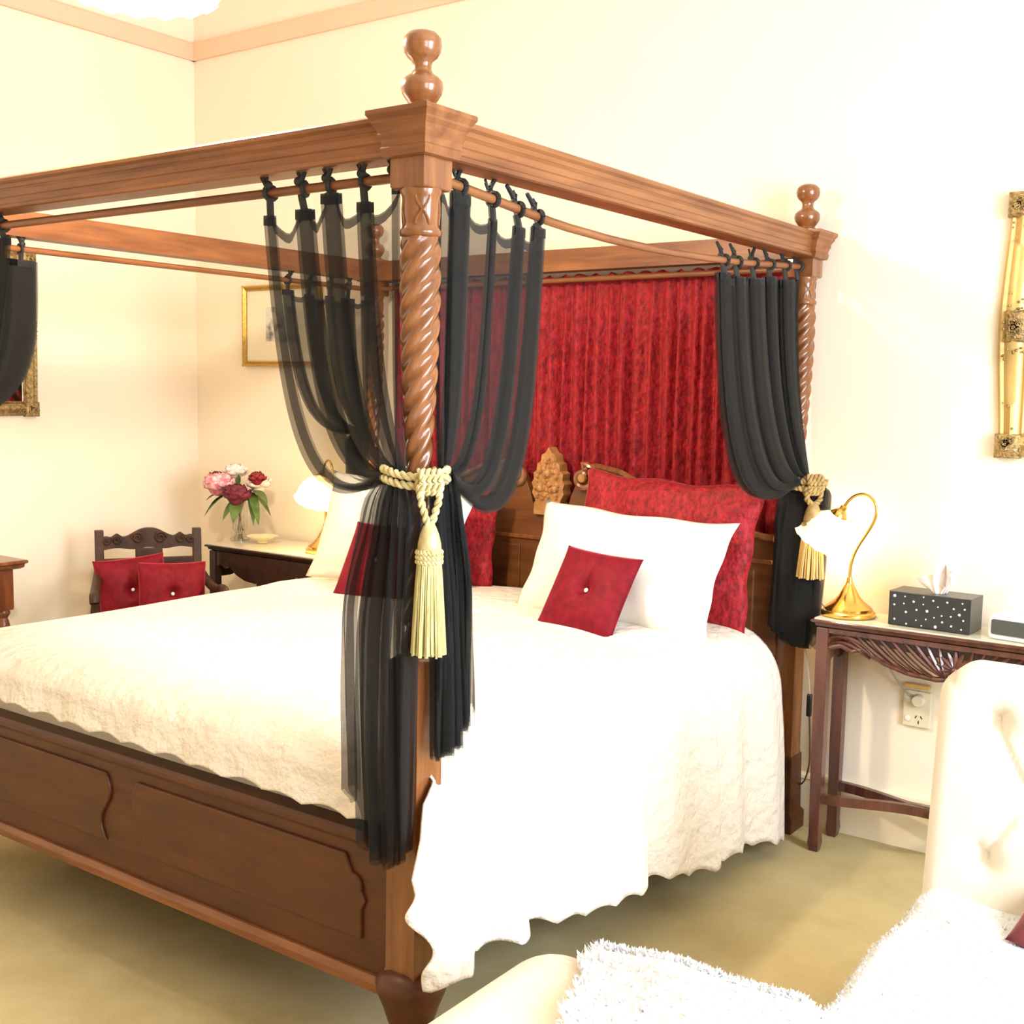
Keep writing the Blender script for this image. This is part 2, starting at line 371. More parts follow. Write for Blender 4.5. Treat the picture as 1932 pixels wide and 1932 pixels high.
# footboard with shaped panels
fb = box(-W+.03, -.03, -.022, .018, .25, .555).build('footboard', WOODF, bed, smooth=False, bevel=.003)
MB().prism([(-.030, .545), (-.036, .555), (-.036, .566), (-.028, .576), (.030, .576), (.034, .556), (.022, .545)], 'x', -W+.03, -.03).build('cap_rail', WOODF, fb, smooth=False)
MB().prism([(-.026, .214), (-.042, .224), (-.042, .242), (-.030, .254), (.02, .254), (.02, .214)], 'x', -W+.03, -.03).build('base_moulding', WOODX, fb, smooth=False)
def panel_outline(xa, xb, z0, z1, og):
    # rectangle whose end at xa is drawn in an ogee curve
    pts = []
    for i in range(17):
        t = i/16; z = lerp(z1, z0, t)
        w = .022*math.sin(2*PI*t)*(1 if og > 0 else -1)
        pts.append((xa-w, z))
    pts += [(xb, z0), (xb, z0+.07), (xb+.012*og, z0+.09), (xb, z0+.11), (xb, z1-.06), (xb-.012*og, z1-.045), (xb-.03*og, z1-.04), (xb-.05*og, z1)]
    return pts
for (xa, xb, og) in ((-.93, -.13, 1), (-W+.93, -W+.13, -1)):
    pl = panel_outline(xa, xb, .325, .515, og)
    mb = MB().prism(pl if og > 0 else pl[::-1], 'y', -.031, -.02)
    mb.build('raised_panel', WOODF, fb, smooth=False, bevel=.004)
for x in (0, -W):
    sgn = 1 if x == 0 else -1
    box(x-.016, x+.016, .03, L-.03, .26, .44).build('side_rail', WOODY, bed, smooth=False, bevel=.003)
# headboard
def hb_top(x):   # height of the swan-neck outline at distance from the middle
    d = abs(x-XC)
    return float(np.interp(d, [0, .08, .10, .16, .22, .32, .45, .60, .78, .92, .97], [1.06, 1.06, 1.16, 1.255, 1.262, 1.245, 1.19, 1.12, 1.07, 1.05, 1.05]))
xs = np.linspace(-W+.03, -.03, 81)
hb = MB().prism([(-W+.03, .35)]+[(-.03, .35)]+[(x, hb_top(x)) for x in xs[::-1]], 'y', L-.055, L-.02).build('headboard', WOODH, bed, smooth=False, bevel=.002)
for s_ in (-1, 1):
    pts = [(XC+s_*d, L-.058, hb_top(XC+d)) for d in np.linspace(.155, .95, 40)]
    # volute at the inner end of each swan neck
    for i in range(26):
        a = PI/2+i/25*2.3*PI; r = .056*(1-i/25*.75)
        pts.insert(0, (XC+s_*(.155-r*math.cos(a)*1.0), L-.062, 1.215+r*math.sin(a)))
    MB().tube(pts, .013, 8).build('scroll_moulding', WOODZ, hb)
    MB().lathe([(.001, -.012), (.016, -.010), (.020, 0), (.016, .010), (.001, .012)], n=16).xf(place((XC+s_*.155, L-.066, 1.215), PI/2)).build('rosette', CREST, hb)
    mb = MB()
    for (a, b, c, d) in ((.14, .44, .50, .93), (.52, .88, .50, .93)):
        x0, x1 = sorted((XC+s_*a, XC+s_*b))
        mb.box(x0, x1, L-.062, L-.052, c, d)
    mb.build('raised_panel', WOODH, hb, smooth=False, bevel=.004)
box(-W+.05, -.05, L-.064, L-.052, .955, .972).build('bead', WOODZ, hb, smooth=False, bevel=.003)
cm = MB()
crest = [(-.066, 1.06), (.066, 1.06), (.066, 1.105), (.058, 1.112), (.063, 1.125), (.075, 1.145), (.070, 1.165), (.078, 1.185), (.068, 1.2), (.070, 1.225), (.055, 1.235),
         (.052, 1.262), (.036, 1.272), (.032, 1.298), (.015, 1.306), (0, 1.328), (-.015, 1.306), (-.032, 1.298), (-.036, 1.272), (-.052, 1.262), (-.055, 1.235), (-.070, 1.225),
         (-.068, 1.2), (-.078, 1.185), (-.070, 1.165), (-.075, 1.145), (-.063, 1.125), (-.058, 1.112), (-.066, 1.105)]
cm.prism([(XC+a, b) for a, b in crest], 'y', L-.075, L-.02)
for i in range(70):
    z = random.uniform(1.12, 1.29); w = float(np.interp(z, [1.12, 1.19, 1.3], [.055, .06, .02]))
    cm.sphere((XC+random.uniform(-w, w), L-.075, z), random.uniform(.007, .013), 6)
for dx, dz in ((0, 1.225), (-.035, 1.165), (.035, 1.165)): cm.sphere((XC+dx, L-.078, dz), .017, 8)
cm.build('crest', CREST, hb, angle=30)

# ------------------------------------------------------------------ mattress
mm = box(-W+.05, -.05, .022, L-.10, .30, .715)
tag(mm.build('mattress', SHEET, loc=(XC, 1, .30), bevel=.05, seg=4), 'thick mattress in a cream sheet, seen at the foot under the scalloped coverlet', 'mattress')
box(-W+.02, -.02, .02, L-.06, .262, .30).build('slat_base', WOODF, bed, smooth=False)

# ------------------------------------------------------------------ coverlet
def ztop(x, y):
    z = .742+.018*math.sin((x+W)/W*PI)*1.0 + .006*math.sin(3.1*x+2.3*y)+.004*math.sin(9*x-5*y)
    z += .010*sm(1.30, 1.45, y)
    return z - .018*math.exp(-((y-1.345-.03*x)/.014)**2)*sm(-.7, -.35, x)
def hem_side(y):
    return .318-.155*y+.016*abs(math.sin(y*PI/.115))+.010*math.sin(y*9)
def fold(y, z):
    k = sm(.72, .30, z)
    f = .034*math.sin(y*21+.6+6*z)*sm(.62, .15, y)+.012*math.sin(y*11+1)+.006*math.sin(y*31)
    f += .040*math.exp(-((y-.80)/.10)**2)*(1 if y < .86 else max(0, 1-(y-.86)/.02))
    f += .026*math.exp(-((y-1.45)/.12)**2)+.020*math.exp(-((y-1.74)/.07)**2)
    g = (-.085*math.exp(-((y-1.335)/.013)**2)+.022*math.exp(-((y-1.29)/.04)**2))*sm(.76, .60, z)
    front = .050*sm(.40, .06, y)
    return k*f*1.25+g+front*sm(.765, .690, z)
def side_pt(y, c, nphi=10, nv=26):
    if c <= nphi:
        ph = c/nphi*PI/2; x = -.14+.19*math.sin(ph); z = ztop(-.14, y)-.20*(1-math.cos(ph))
    else:
        z0 = ztop(-.14, y)-.20; t = (c-nphi)/nv; z = lerp(z0, hem_side(y), t); x = .05+.022*t
    return (x+fold(y, z), y, z)
cov = MB()
NS = 36
YT = np.concatenate([np.linspace(.14, .5, 30), np.linspace(.512, 1.25, 60), np.linspace(1.255, 1.42, 40), np.linspace(1.43, 1.84, 34)])
ys = np.concatenate([np.linspace(.062, .128, 7), YT])
cov.grid([[side_pt(y, c) for c in range(NS+1)] for y in ys])
# front flap of the side drop, hanging past the corner post
fl = []
for i in range(15):
    row = []
    for c in range(0, NS+1):
        p0 = side_pt(.062, c); z = p0[2]
        yf = lerp(.045, -.150, min(1, max(0, (.755-z)/.175)))+.035*sm(.5, .36, z)-.03*sm(.36, .28, z)+.016*math.sin(z*48)*sm(.6, .5, z)
        y = lerp(.062, yf, i/14)
        q = side_pt(y, c); xx = max(q[0], lerp(q[0], .050, sm(.05, -.0, y)))
        row.append((xx+.012*sm(0, -.1, y), y, q[2]))
    fl.append(row)
cov.grid(fl)
# top and foot drop
def foot_hem(x): return .598+.018*(-x)+.014*abs(math.sin(x*PI/.135+.6))
def foot_rows(x):
    rows = []
    for i in range(12):
        t = i/11; z = lerp(foot_hem(x), ztop(x, .12)-.085, t)
        rows.append((x, -.028-.016*(1-t)+.005*math.sin(x*23), z))
    for i in range(1, 9):
        ph = PI/2*(1-i/8); rows.append((x, .12-.148*math.sin(ph)+.005*math.sin(x*23)*math.sin(ph), ztop(x, .12)-.085*(1-math.cos(ph))))
    return rows
xt = list(np.linspace(-W+.06, -.14, 92))
def column(x):
    return foot_rows(x)+[(x, y, ztop(x, y)) for y in YT]
cols = [column(x) for x in xt]
# left overhang
left = []
for i in range(8, 0, -1):
    ph = min(1, i/5)*PI/2; extra = max(0, i-5)*.06
    left.append([(-W+.06-.085*math.sin(ph), p[1], p[2]-.07*(1-math.cos(ph))-extra) for p in cols[0]])
cov.grid(left+cols)
cov.grid([foot_rows(x) for x in np.linspace(-.14, -.052, 8)])
tag(cov.build('coverlet', COVER, loc=(XC, 1, .74), solid=.006, weld=.0006, angle=80), 'cream quilted coverlet with scalloped hem spread over the bed', 'bedspread')

# ------------------------------------------------------------------ pillows and cushions
def pillow(w, h, t, ear=.05, bulge=.85, n=30, wr=0, seed=0, tuft=0):
    rg = np.random.default_rng(seed); ph = rg.uniform(0, 6, 12); mb = MB()
    for side in (-1, 1):
        P = []
        for i in range(n+1):
            v = -1+2*i/n; row = []
            for j in range(n+1):
                u = -1+2*j/n
                x = w/2*u*(1-ear*(1-v*v)); z = h/2*v*(1-ear*(1-u*u))
                e = max(0, 1-abs(u)**2.6)*max(0, 1-abs(v)**2.6)
                y = side*t/2*e**.55*bulge
                if wr:
                    q = wr*(math.sin(7*u+3*v+ph[0])+math.sin(-5*u+8*v+ph[1])+.6*math.sin(15*u+4*v+ph[2])+.5*math.sin(4*u-17*v+ph[3]))
                    y += side*q*e**.4; x += wr*.8*math.sin(9*v+ph[4])*(abs(u)); z += wr*1.0*math.sin(8*u+ph[5])*abs(v)
                if tuft and side < 0: y += tuft*math.exp(-(u*u+v*v)/.035)+tuft*.35*math.exp(-(u*u)/.004)*math.exp(-((v-.3)/.3)**2)
                row.append((x, y, z+h/2))
            P.append(row)
        mb.grid(P)
    return mb
def put_pillow(name, mat, label, cat, base, w, h, t, lean, rz=0, roll=0, group=None, button=False, weld=.0008, **k):
    mb = pillow(w, h, t, tuft=.035 if button else 0, **k)
    Mx = Matrix.Translation(base) @ Euler((0, 0, rz)).to_matrix().to_4x4() @ Euler((-lean, 0, 0)).to_matrix().to_4x4() @ Euler((0, roll, 0)).to_matrix().to_4x4()
    mb.xf(Mx)
    o = mb.build(name, mat, loc=base, weld=weld, angle=180)
    tag(o, label, cat, group)
    if button:
        b = MB().sphere((0, -t*.42+.028, h/2), .0085, 10, (1, .7, 1)).xf(Mx); b.build('button', STUD, o)['label'] = 'pearl button'
    return o
put_pillow('pillow', VELVET, 'large red velvet pillow against the headboard behind the right white pillow', 'pillow', (-.42, 1.79, .735), .74, .52, .16, .16, rz=-.03, roll=.03, wr=.006, seed=3, ear=.06, n=44, group='bed pillows')
put_pillow('pillow', VELVET, 'large red velvet pillow against the headboard behind the left white pillow', 'pillow', (-1.53, 1.81, .735), .76, .42, .15, .14, wr=.006, seed=5, ear=.06, n=44, group='bed pillows')
put_pillow('pillow', LINEN, 'white pillow behind the red cushion with a silver thread, right half of the bed', 'pillow', (-.475, 1.545, .742), .80, .43, .20, .42, rz=-.03, roll=.035, wr=.004, seed=9, ear=.075, group='bed pillows')
put_pillow('pillow', LINEN, 'white pillow partly hidden by the sheer curtain, left half of the bed', 'pillow', (-1.55, 1.555, .742), .78, .46, .17, .30, roll=.06, wr=.004, seed=11, ear=.075, group='bed pillows')
put_pillow('cushion', SATIN, 'small square red cushion with pearl button before the right white pillow', 'cushion', (-.485, 1.36, .748), .315, .305, .11, .55, rz=-.05, roll=.06, button=True, seed=2, ear=.05, group='red scatter cushions')
put_pillow('cushion', SATIN, 'dark red cushion half covered by the hanging black sheer curtain', 'cushion', (-1.44, 1.385, .748), .33, .31, .10, .50, rz=.05, button=True, seed=4, ear=.05, group='red scatter cushions')

# ------------------------------------------------------------------ red velvet hanging behind the headboard
dr = MB(); P = []
nn = 520
for i in range(26):
    t = i/25; z = lerp(2.002, .62, t); row = []
    for j in range(nn):
        u = j/(nn-1); x = lerp(-W+.085, -.045, u)
        a = .010+.012*sm(0, .25, t)
        y = L+.035 + a*(math.sin(u*205+1.2*math.sin(u*23))+.5*math.sin(u*96+2*t+math.sin(u*40)))*.75
        zz = z+.006*math.sin(u*160)*(1 if i == 0 else 0)
        row.append((x+.004*math.sin(u*120+t*3), min(y, YW-.028), zz))
    P.append(row)
dr.grid(P)
tag(dr.build('velvet_curtain', VELVET, loc=(XC, L+.03, 2.0), angle=180), 'crushed red velvet curtain hanging across the wall behind the headboard', 'curtain')

# ================================================================== SHEER BED CURTAINS
def to_w2(p, a):   # second layer of the same folded cloth, a finger behind the first
    w = .011+.006*math.sin(a[0]*70)
    return (p[0]-w, p[1]+w, p[2]+.004)
def sheer(label, to_w, ties, rod_z, tie_pt, outer_drop, low, z_drop=.05, hem_pts=None, sag=.05, n_off=.016, layers=5, pw=.020, low_gather=.55, floor_part=True, k1=.10, k2=.25, double=False, gw=.10, pws=None, drops=None):
    """to_w(s, n, z) maps along-rod, normal and height to the world; ties: distances from the post."""
    t0 = thing('sheer_curtain', label, 'curtain', to_w(ties[0], 0, rod_z(ties[0])), 'sheer bed curtains')
    # plan of the top edge, folded back on itself at every tie
    plan = []; PW = pws or [pw*random.uniform(.65, 1.35) for _ in ties]; DZ = drops or [random.uniform(0, .016) for _ in ties]
    for i, T in enumerate(ties):
        if i:
            a = ties[i-1]
            for q in np.linspace(0, 1, 9)[1:-1]: plan.append((lerp(a, T, q), n_off*.4*math.sin(q*PI*2+i), lerp(DZ[i-1], DZ[i], q)+sag*math.sin(q*PI)))
        for k in range(layers):
            sg = 1 if k % 2 == 0 else -1
            if (i == 0 and k > 1) or (i == len(ties)-1 and k > 3): continue
            for q in (-1, -.3, .3, 1): plan.append((T+sg*q*PW[i], n_off*(-.5+k/(layers-1)), DZ[i]))
    smax, smin = max(p[0] for p in plan), min(p[0] for p in plan)
    NV = 34; P = []; B = []
    for v in range(NV+1):
        t = v/NV; row = []
        for k, (s, n, sg) in enumerate(plan):
            q = (s-smin)/(smax-smin); zr = rod_z(min(max(s, .05), 1.95))-z_drop-sg
            d = abs(s-tie_pt[0])/max(1e-3, smax)
            out = q**1.3
            p0 = (s, n, zr); p3 = (tie_pt[0]+(s-tie_pt[0])*gw, tie_pt[1]+n*1.6, tie_pt[2]+.012*math.sin(k*1.7))
            p1 = (lerp(s, tie_pt[0], lerp(.16, k1, q)), n*1.3+tie_pt[1]*.1, lerp(zr, tie_pt[2], .62))
            p2 = (lerp(s, tie_pt[0], lerp(.5, k2, out)), tie_pt[1]*.6+n*2.0, tie_pt[2]+lerp(.16, -outer_drop, out))
            x = bez((p0, p1, p2, p3), t)
            row.append(to_w(*x))
        P.append(row)
    # the tail below the tie
    Q = []
    if floor_part:
        NL = 30
        for v in range(1, NL+1):
            t = v/NL; row = []
            for k, (s, n, sg) in enumerate(plan):
                q = (s-smin)/(smax-smin)
                qq = q**low_gather if low_gather < 1 else q
                e0, e1 = low(t); hz = np.interp(q, [h[0] for h in hem_pts], [h[1] for h in hem_pts])
                z = lerp(tie_pt[2], hz, t)
                b = sm(-.04, .09, t)
                s0 = tie_pt[0]+(s-tie_pt[0])*gw
                ss = lerp(s0, lerp(e0[0], e1[0], q), b); nn_ = lerp(tie_pt[1]+n*1.6, lerp(e0[1], e1[1], q)+n*2.2+.010*math.sin(k*.9+3*t), b)
                row.append(to_w(ss, nn_, z))
            Q.append(row)
    mb = MB(); mb.grid(P+Q)
    if double: mb.grid([[to_w2(p, a_) for p, a_ in zip(row, plan)] for row in P+Q])
    mb.build('drape', SHEER, t0, angle=180)
    # heading band
    band = MB(); bd = []
    for dz in (0.004, -.018):
        bd.append([to_w(s, n, rod_z(min(max(s, .05), 1.95))-z_drop-sg+dz) for (s, n, sg) in plan])
    band.grid(bd).build('heading_band', SHEER2, t0, angle=180)
    # ribbons knotted round the rod
    for i, T in enumerate(ties):
        mb = MB(); z = rod_z(min(max(T, .05), 1.95)); tilt = random.uniform(-.02, .02)
        loop = [to_w(T+tilt*.3*math.cos(a), .0145*math.cos(a), z+.0145*math.sin(a)) for a in np.linspace(0, 2*PI, 13)]
        mb.tube(loop, .0058, 6)
        mb.tube([to_w(T, 0, z-z_drop-DZ[i]-.004), to_w(T+tilt*.3, -.006, z-.012)], .0085, 6)
        mb.sphere(to_w(T+tilt*.4, -.012, z+.015), .0105, 8)
        g = random.choice((-1, 1))
        mb.tube([to_w(T, -.012, z+.015), to_w(T+g*.012, -.014, z+.034), to_w(T+g*.030, -.016, z+.052)], [.0065, .006, .005], 5)
        mb.tube([to_w(T, -.012, z+.015), to_w(T-g*.008, -.016, z+.036), to_w(T-g*.004, -.020, z+.044), to_w(T+g*.004, -.018, z+.026)], .0035, 5)
        mb.build('ribbon_tie', RIBBON, t0)
    return t0
foot_w = lambda s, n, z: (-s, n, z)
side_w = lambda s, n, z: (n, s, z)
# front right corner: one on the foot rod, one on the side rod
sheer('black sheer curtain on the foot rod, left of the near twisted post', foot_w, [.062, .155, .255, .335, .445], lambda s: 1.982, (-.012, -.052, 1.372), .17,
      lambda t: ((-.058+.0*t, -.075), (lerp(.05, .118, sm(0, .45, t))-.012*sm(.6, 1, t), -.088)),
      hem_pts=[(0, .60), (.3, .545), (.55, .555), (.8, .60), (1, .70)], sag=.045, n_off=.020, k1=.10, k2=.27, z_drop=.016, pws=[.010, .016, .023, .021, .013], drops=[0, .030, .004, .032, .038])
sheer('black sheer curtain on the side rod, right of the near twisted post', side_w, [.062, .13, .245, .345, .425], side_rod_z, (.0, .055, 1.368), .29,
      lambda t: ((-.045+.02*t, .080), (lerp(.01, .055, sm(0, .5, t)), .095+.012*t)),
      hem_pts=[(0, .775), (.5, .80), (1, .88)], sag=.035, n_off=.012, k1=.08, k2=.18, double=True, z_drop=.016, pws=[.009, .028, .009, .017, .023], drops=[.004, 0, .030, .026, .010])
# back right corner, on the side rod
bw = lambda s, n, z: (n, L-s, z)
sheer('black sheer curtain at the far right post beside the red velvet', bw, [.06, .16, .29, .41, .53, .62], lambda s: side_rod_z(L-s), (.02, .045, 1.262), .21,
      lambda t: ((lerp(.06, .08, t), .135), (lerp(.06, .10, sm(0, .3, t)), -.005)),
      hem_pts=[(0, .76), (.3, .68), (.6, .69), (1, .74)], sag=.014, n_off=.024, z_drop=.035, pws=[.03, .05, .028, .055, .035, .03], layers=5, k1=.05, k2=.13, double=True, gw=.16)
# back left corner
lw = lambda s, n, z: (-W-n, L-s, z)
sheer('black sheer curtain at the far left post, seen through the near curtain', lw, [.06, .17, .28, .40, .52], lambda s: 1.978, (.0, .045, 1.36), .06,
      lambda t: ((-.04, .06), (.10, .075)), hem_pts=[(0, .70), (.5, .62), (1, .70)], sag=.02, z_drop=.04, pw=.028)
# front left corner
fw_ = lambda s, n, z: (-W-n, s, z)
sheer('black sheer curtain hanging before the gilt mirror at the left edge', fw_, [.05, .13, .20, .27, .335], lambda s: 1.978, (.0, .05, 1.36), -.14,
      lambda t: ((-.04, .06), (.10, .075)), hem_pts=[(0, .70), (.5, .62), (1, .70)], sag=.02, z_drop=.03, layers=5, k1=.0, k2=-.02, double=True, pws=[.03, .05, .05, .05, .05])
fl_ = lambda s, n, z: (-W+s, n, z)
sheer('black sheer curtain tied to the foot rod at the picture\'s left edge', fl_, [.06, .16, .26, .36, .465], lambda s: 1.982, (.0, -.05, 1.36), .03,
      lambda t: ((-.05, -.075), (.10, -.085)), hem_pts=[(0, .62), (.5, .56), (1, .68)], sag=.02, z_drop=.03, pw=.03)

# ------------------------------------------------------------------ rope tiebacks with tassels
def rope_path(pts, r, strands=2, lead=.032, n=7):
    """Twisted cord along a polyline."""
    P = [Vector(p) for p in pts]
    fine = []
    for a, b in zip(P[:-1], P[1:]):
        k = max(2, int((b-a).length/.003))
        for i in range(k): fine.append(a.lerp(b, i/k))
    fine.append(P[-1]); mb = MB(); d = 0; frames = []; prev = None
    for i, p in enumerate(fine):
        t = (fine[min(i+1, len(fine)-1)]-fine[max(i-1, 0)]).normalized()
        if prev is None: x = t.cross(Vector((0.3, .2, 1))).normalized()
        else: x = (prev-t*prev.dot(t)).normalized()
        prev = x; frames.append((p, x, t.cross(x), d))
        if i < len(fine)-1: d += (fine[i+1]-p).length
    for s in range(strands):
        ph = 2*PI*s/strands
        mb.tube([p+r*.55*(math.cos(2*PI*dd/lead+ph)*x+math.sin(2*PI*dd/lead+ph)*y) for p, x, y, dd in frames], r*.62, n)
    return mb
def tieback(label, cx, cyy, z, rx, ry, front, drop, ln, scale=1.0, skirtmat=None, cord=None, group='tasselled tiebacks'):
    GOLDCORD_ = cord or GOLDCORD
    t = thing('tassel_tieback', label, 'tieback', (cx, cyy, z), group)
    a0 = math.atan2(front[1]-cyy, front[0]-cx)
    ring = MB()
    for dz in (.010, -.010):
        ring.join(rope_path([(cx+rx*math.cos(a), cyy+ry*math.sin(a), z+dz*scale+.006*math.sin(a*2)) for a in np.linspace(a0, a0+2*PI, 40)], .0085*scale))
    ring.build('rope', GOLDCORD_, t)
    fx, fy = front
    dv = Vector((fx-cx, fy-cyy, 0)).normalized(); tg = Vector((-dv.y, dv.x, 0))
    kn = MB()
    for k in range(4):
        c = Vector((fx, fy, z-.004))+tg*(k-1.5)*.0125*scale
        kn.join(rope_path([c+dv*(.014*scale*math.cos(a)+.004)+Vector((0, 0, .023*scale*math.sin(a))) for a in np.linspace(0, 2*PI, 18)], .0075*scale))
    kn.join(rope_path([Vector((fx, fy, z))+tg*.022*scale, Vector((fx, fy, z+.004))+tg*.045*scale], .010*scale))
    kn.build('knot', GOLDCORD_, t)
    lp = MB(); hx = Vector((fx, fy, 0))+dv*.010
    for s in (-1, 1):
        lp.join(rope_path([hx+tg*s*.024*scale+Vector((0, 0, z-.01)), hx+tg*s*.020*scale+Vector((0, 0, z-.045*scale)), hx+tg*s*.003+Vector((0, 0, z-drop))], .0075*scale))
    lp.build('cord_loop', GOLDCORD_, t)
    zt = z-drop+.006; c = (hx.x, hx.y, zt); s = scale
    MB().lathe([(.006*s, 0), (.013*s, -.004*s), (.020*s, -.022*s), (.0245*s, -.042*s), (.025*s, -.054*s), (.022*s, -.062*s)], c, 24,
               mod=lambda a, zz: 1+.03*math.cos(12*a)).build('tassel_head', GOLDCORD_, t)
    zc = zt-.060*s
    cm = MB()
    for k in range(3): cm.join(rope_path([(hx.x+.0245*s*math.cos(a), hx.y+.0245*s*math.sin(a), zc-k*.010*s) for a in np.linspace(0, 2*PI, 30)], .006*s, lead=.014))
    cm.build('collar', GOLDCORD_, t)
    zs = zc-.026*s; sk = MB(); rg = np.random.default_rng(3)
    zb = z-ln
    for ringk in range(3):
        nst = (16, 30, 46)[ringk]; rr = (.010, .018, .0235)[ringk]*s
        for i in range(nst):
            a = 2*PI*i/nst+rg.uniform(-.05, .05); fl2 = rg.uniform(1.25, 1.62); w = rg.uniform(-.10, .10)
            pts = []
            for q in np.linspace(0, 1, 6):
                r = rr*lerp(1.0, fl2, q**.8); aa = a+w*q
                pts.append((hx.x+r*math.cos(aa), hx.y+r*math.sin(aa), lerp(zs+.01, zb+rg.uniform(-.004, .004) if q == 1 else zb, q)))
            sk.tube(pts, .0026*s, 5)
    sk.build('fringe', skirtmat or GOLDSKIRT, t)
    return t
tieback('gold rope tieback and tassel on the near twisted post', .010, -.022, 1.368, .068, .062, (.079, -.062), .095, .355, .95)
tieback('gold tassel tieback tinted amber for lamplight on the far right post beside the lamp', .045, L-.045, 1.250, .060, .060, (.092, L-.078), .070, .320, 1.25, LITSKIRT, LITCORD)

# ================================================================== SIDE TABLES
def console(name, label, x0, x1, y0, y1, zt, mat, holes=True):
    t = thing(name, label, 'table', ((x0+x1)/2, (y0+y1)/2, 0))
    top = MB().loft([[(x0-a, y0-a, z), (x1+a, y0-a, z), (x1+a, y1, z), (x0-a, y1, z)] for a, z in ((-.012, zt-.030), (.002, zt-.024), (.006, zt-.014), (.016, zt-.010), (.016, zt-.004), (.012, zt-.002))])
    top.build('table_top', mat, t, smooth=False)
    box(x0-.006, x1+.006, y0-.006, y1-.004, zt-.002, zt+.003).build('glass_top', MARBLE, t, smooth=False)['label'] = 'pale polished sheet over the top'
    lw_ = .040
    for (lx, ly) in ((x0, y0), (x1-lw_, y0), (x0, y1-lw_-.01), (x1-lw_, y1-lw_-.01)):
        MB().loft([[(lx+lw_/2+a*h, ly+lw_/2+b*h, z) for a, b in ((-1, -1), (1, -1), (1, 1), (-1, 1))] for h, z in ((.015, 0), (.020, .03), (.0175, .06), (.020, .35), (.020, zt-.03))]).build('leg', mat, t, smooth=False, bevel=.002)
    # carved apron: scalloped outline with a fretted front
    a0, a1 = x0+lw_, x1-lw_; n = 60; Lx = a1-a0
    def low_edge(u):
        d = abs(u-.5)*2
        return zt-.032-float(np.interp(d, [0, .05, .12, .35, .55, .72, .80, .9, 1.0], [.128, .118, .126, .120, .098, .062, .075, .060, .072]))
    out = [(a0+Lx*i/n, low_edge(i/n)) for i in range(n+1)]+[(a1, zt-.03), (a0, zt-.03)]
    if holes:
        me_ = apron_fret(a0, a1, zt, low_edge)
        me_.xf(Matrix.Translation((0, y0+.006, 0)))
        me_.build('apron', mat, t, angle=35)
        pl = MB().prism([(a0+Lx*i/n, lerp(low_edge(i/n), zt-.03, .62)) for i in range(n+1)]+[(a1, zt-.03), (a0, zt-.03)], 'y', y0+.016, y0+.022)
        pl.build('backing_panel', DARK, t, smooth=False)
    else:
        MB().prism(out, 'y', y0+.006, y0+.024).build('apron', mat, t, smooth=False)
    for xx in (x0+.008, x1-.026):
        dy = y1-y0
        po = [(y0+lw_, zt-.03), (y0+lw_, zt-.155), (y0+dy*.33, zt-.155), (y0+dy*.45, zt-.140), (y0+dy*.5, zt-.120), (y0+dy*.55, zt-.140), (y0+dy*.67, zt-.155), (y1-lw_-.01, zt-.155), (y1-lw_-.01, zt-.03)]
        MB().prism(po, 'x', xx, xx+.018).build('side_apron', mat, t, smooth=False)
    # curved cross stretcher meeting at a small platform
    xm, ym = (x0+x1)/2, (y0+y1)/2; zs = .185
    for sx, lx in ((-1, x0+.02), (1, x1-.02)):
        for ly in (y0+.02, y1-.03):
            pts = []
            for q in np.linspace(0, 1, 10):
                pts.append((lerp(lx, xm+sx*.07, q), lerp(ly, ym, sm(0, 1, q)*1.0), zs+.004*math.sin(q*PI)))
            st = MB(); rings = []
            for p in pts: rings.append([(p[0], p[1]-.011, p[2]-.016), (p[0], p[1]+.011, p[2]-.016), (p[0], p[1]+.011, p[2]+.016), (p[0], p[1]-.011, p[2]+.016)])
            st.loft(rings); st.build('stretcher', mat, t, smooth=False)
    MB().lathe([(.072, -.016), (.078, -.008), (.078, .008), (.070, .016)], (xm, ym, zs), 24).build('stretcher_platform', mat, t)
    return t
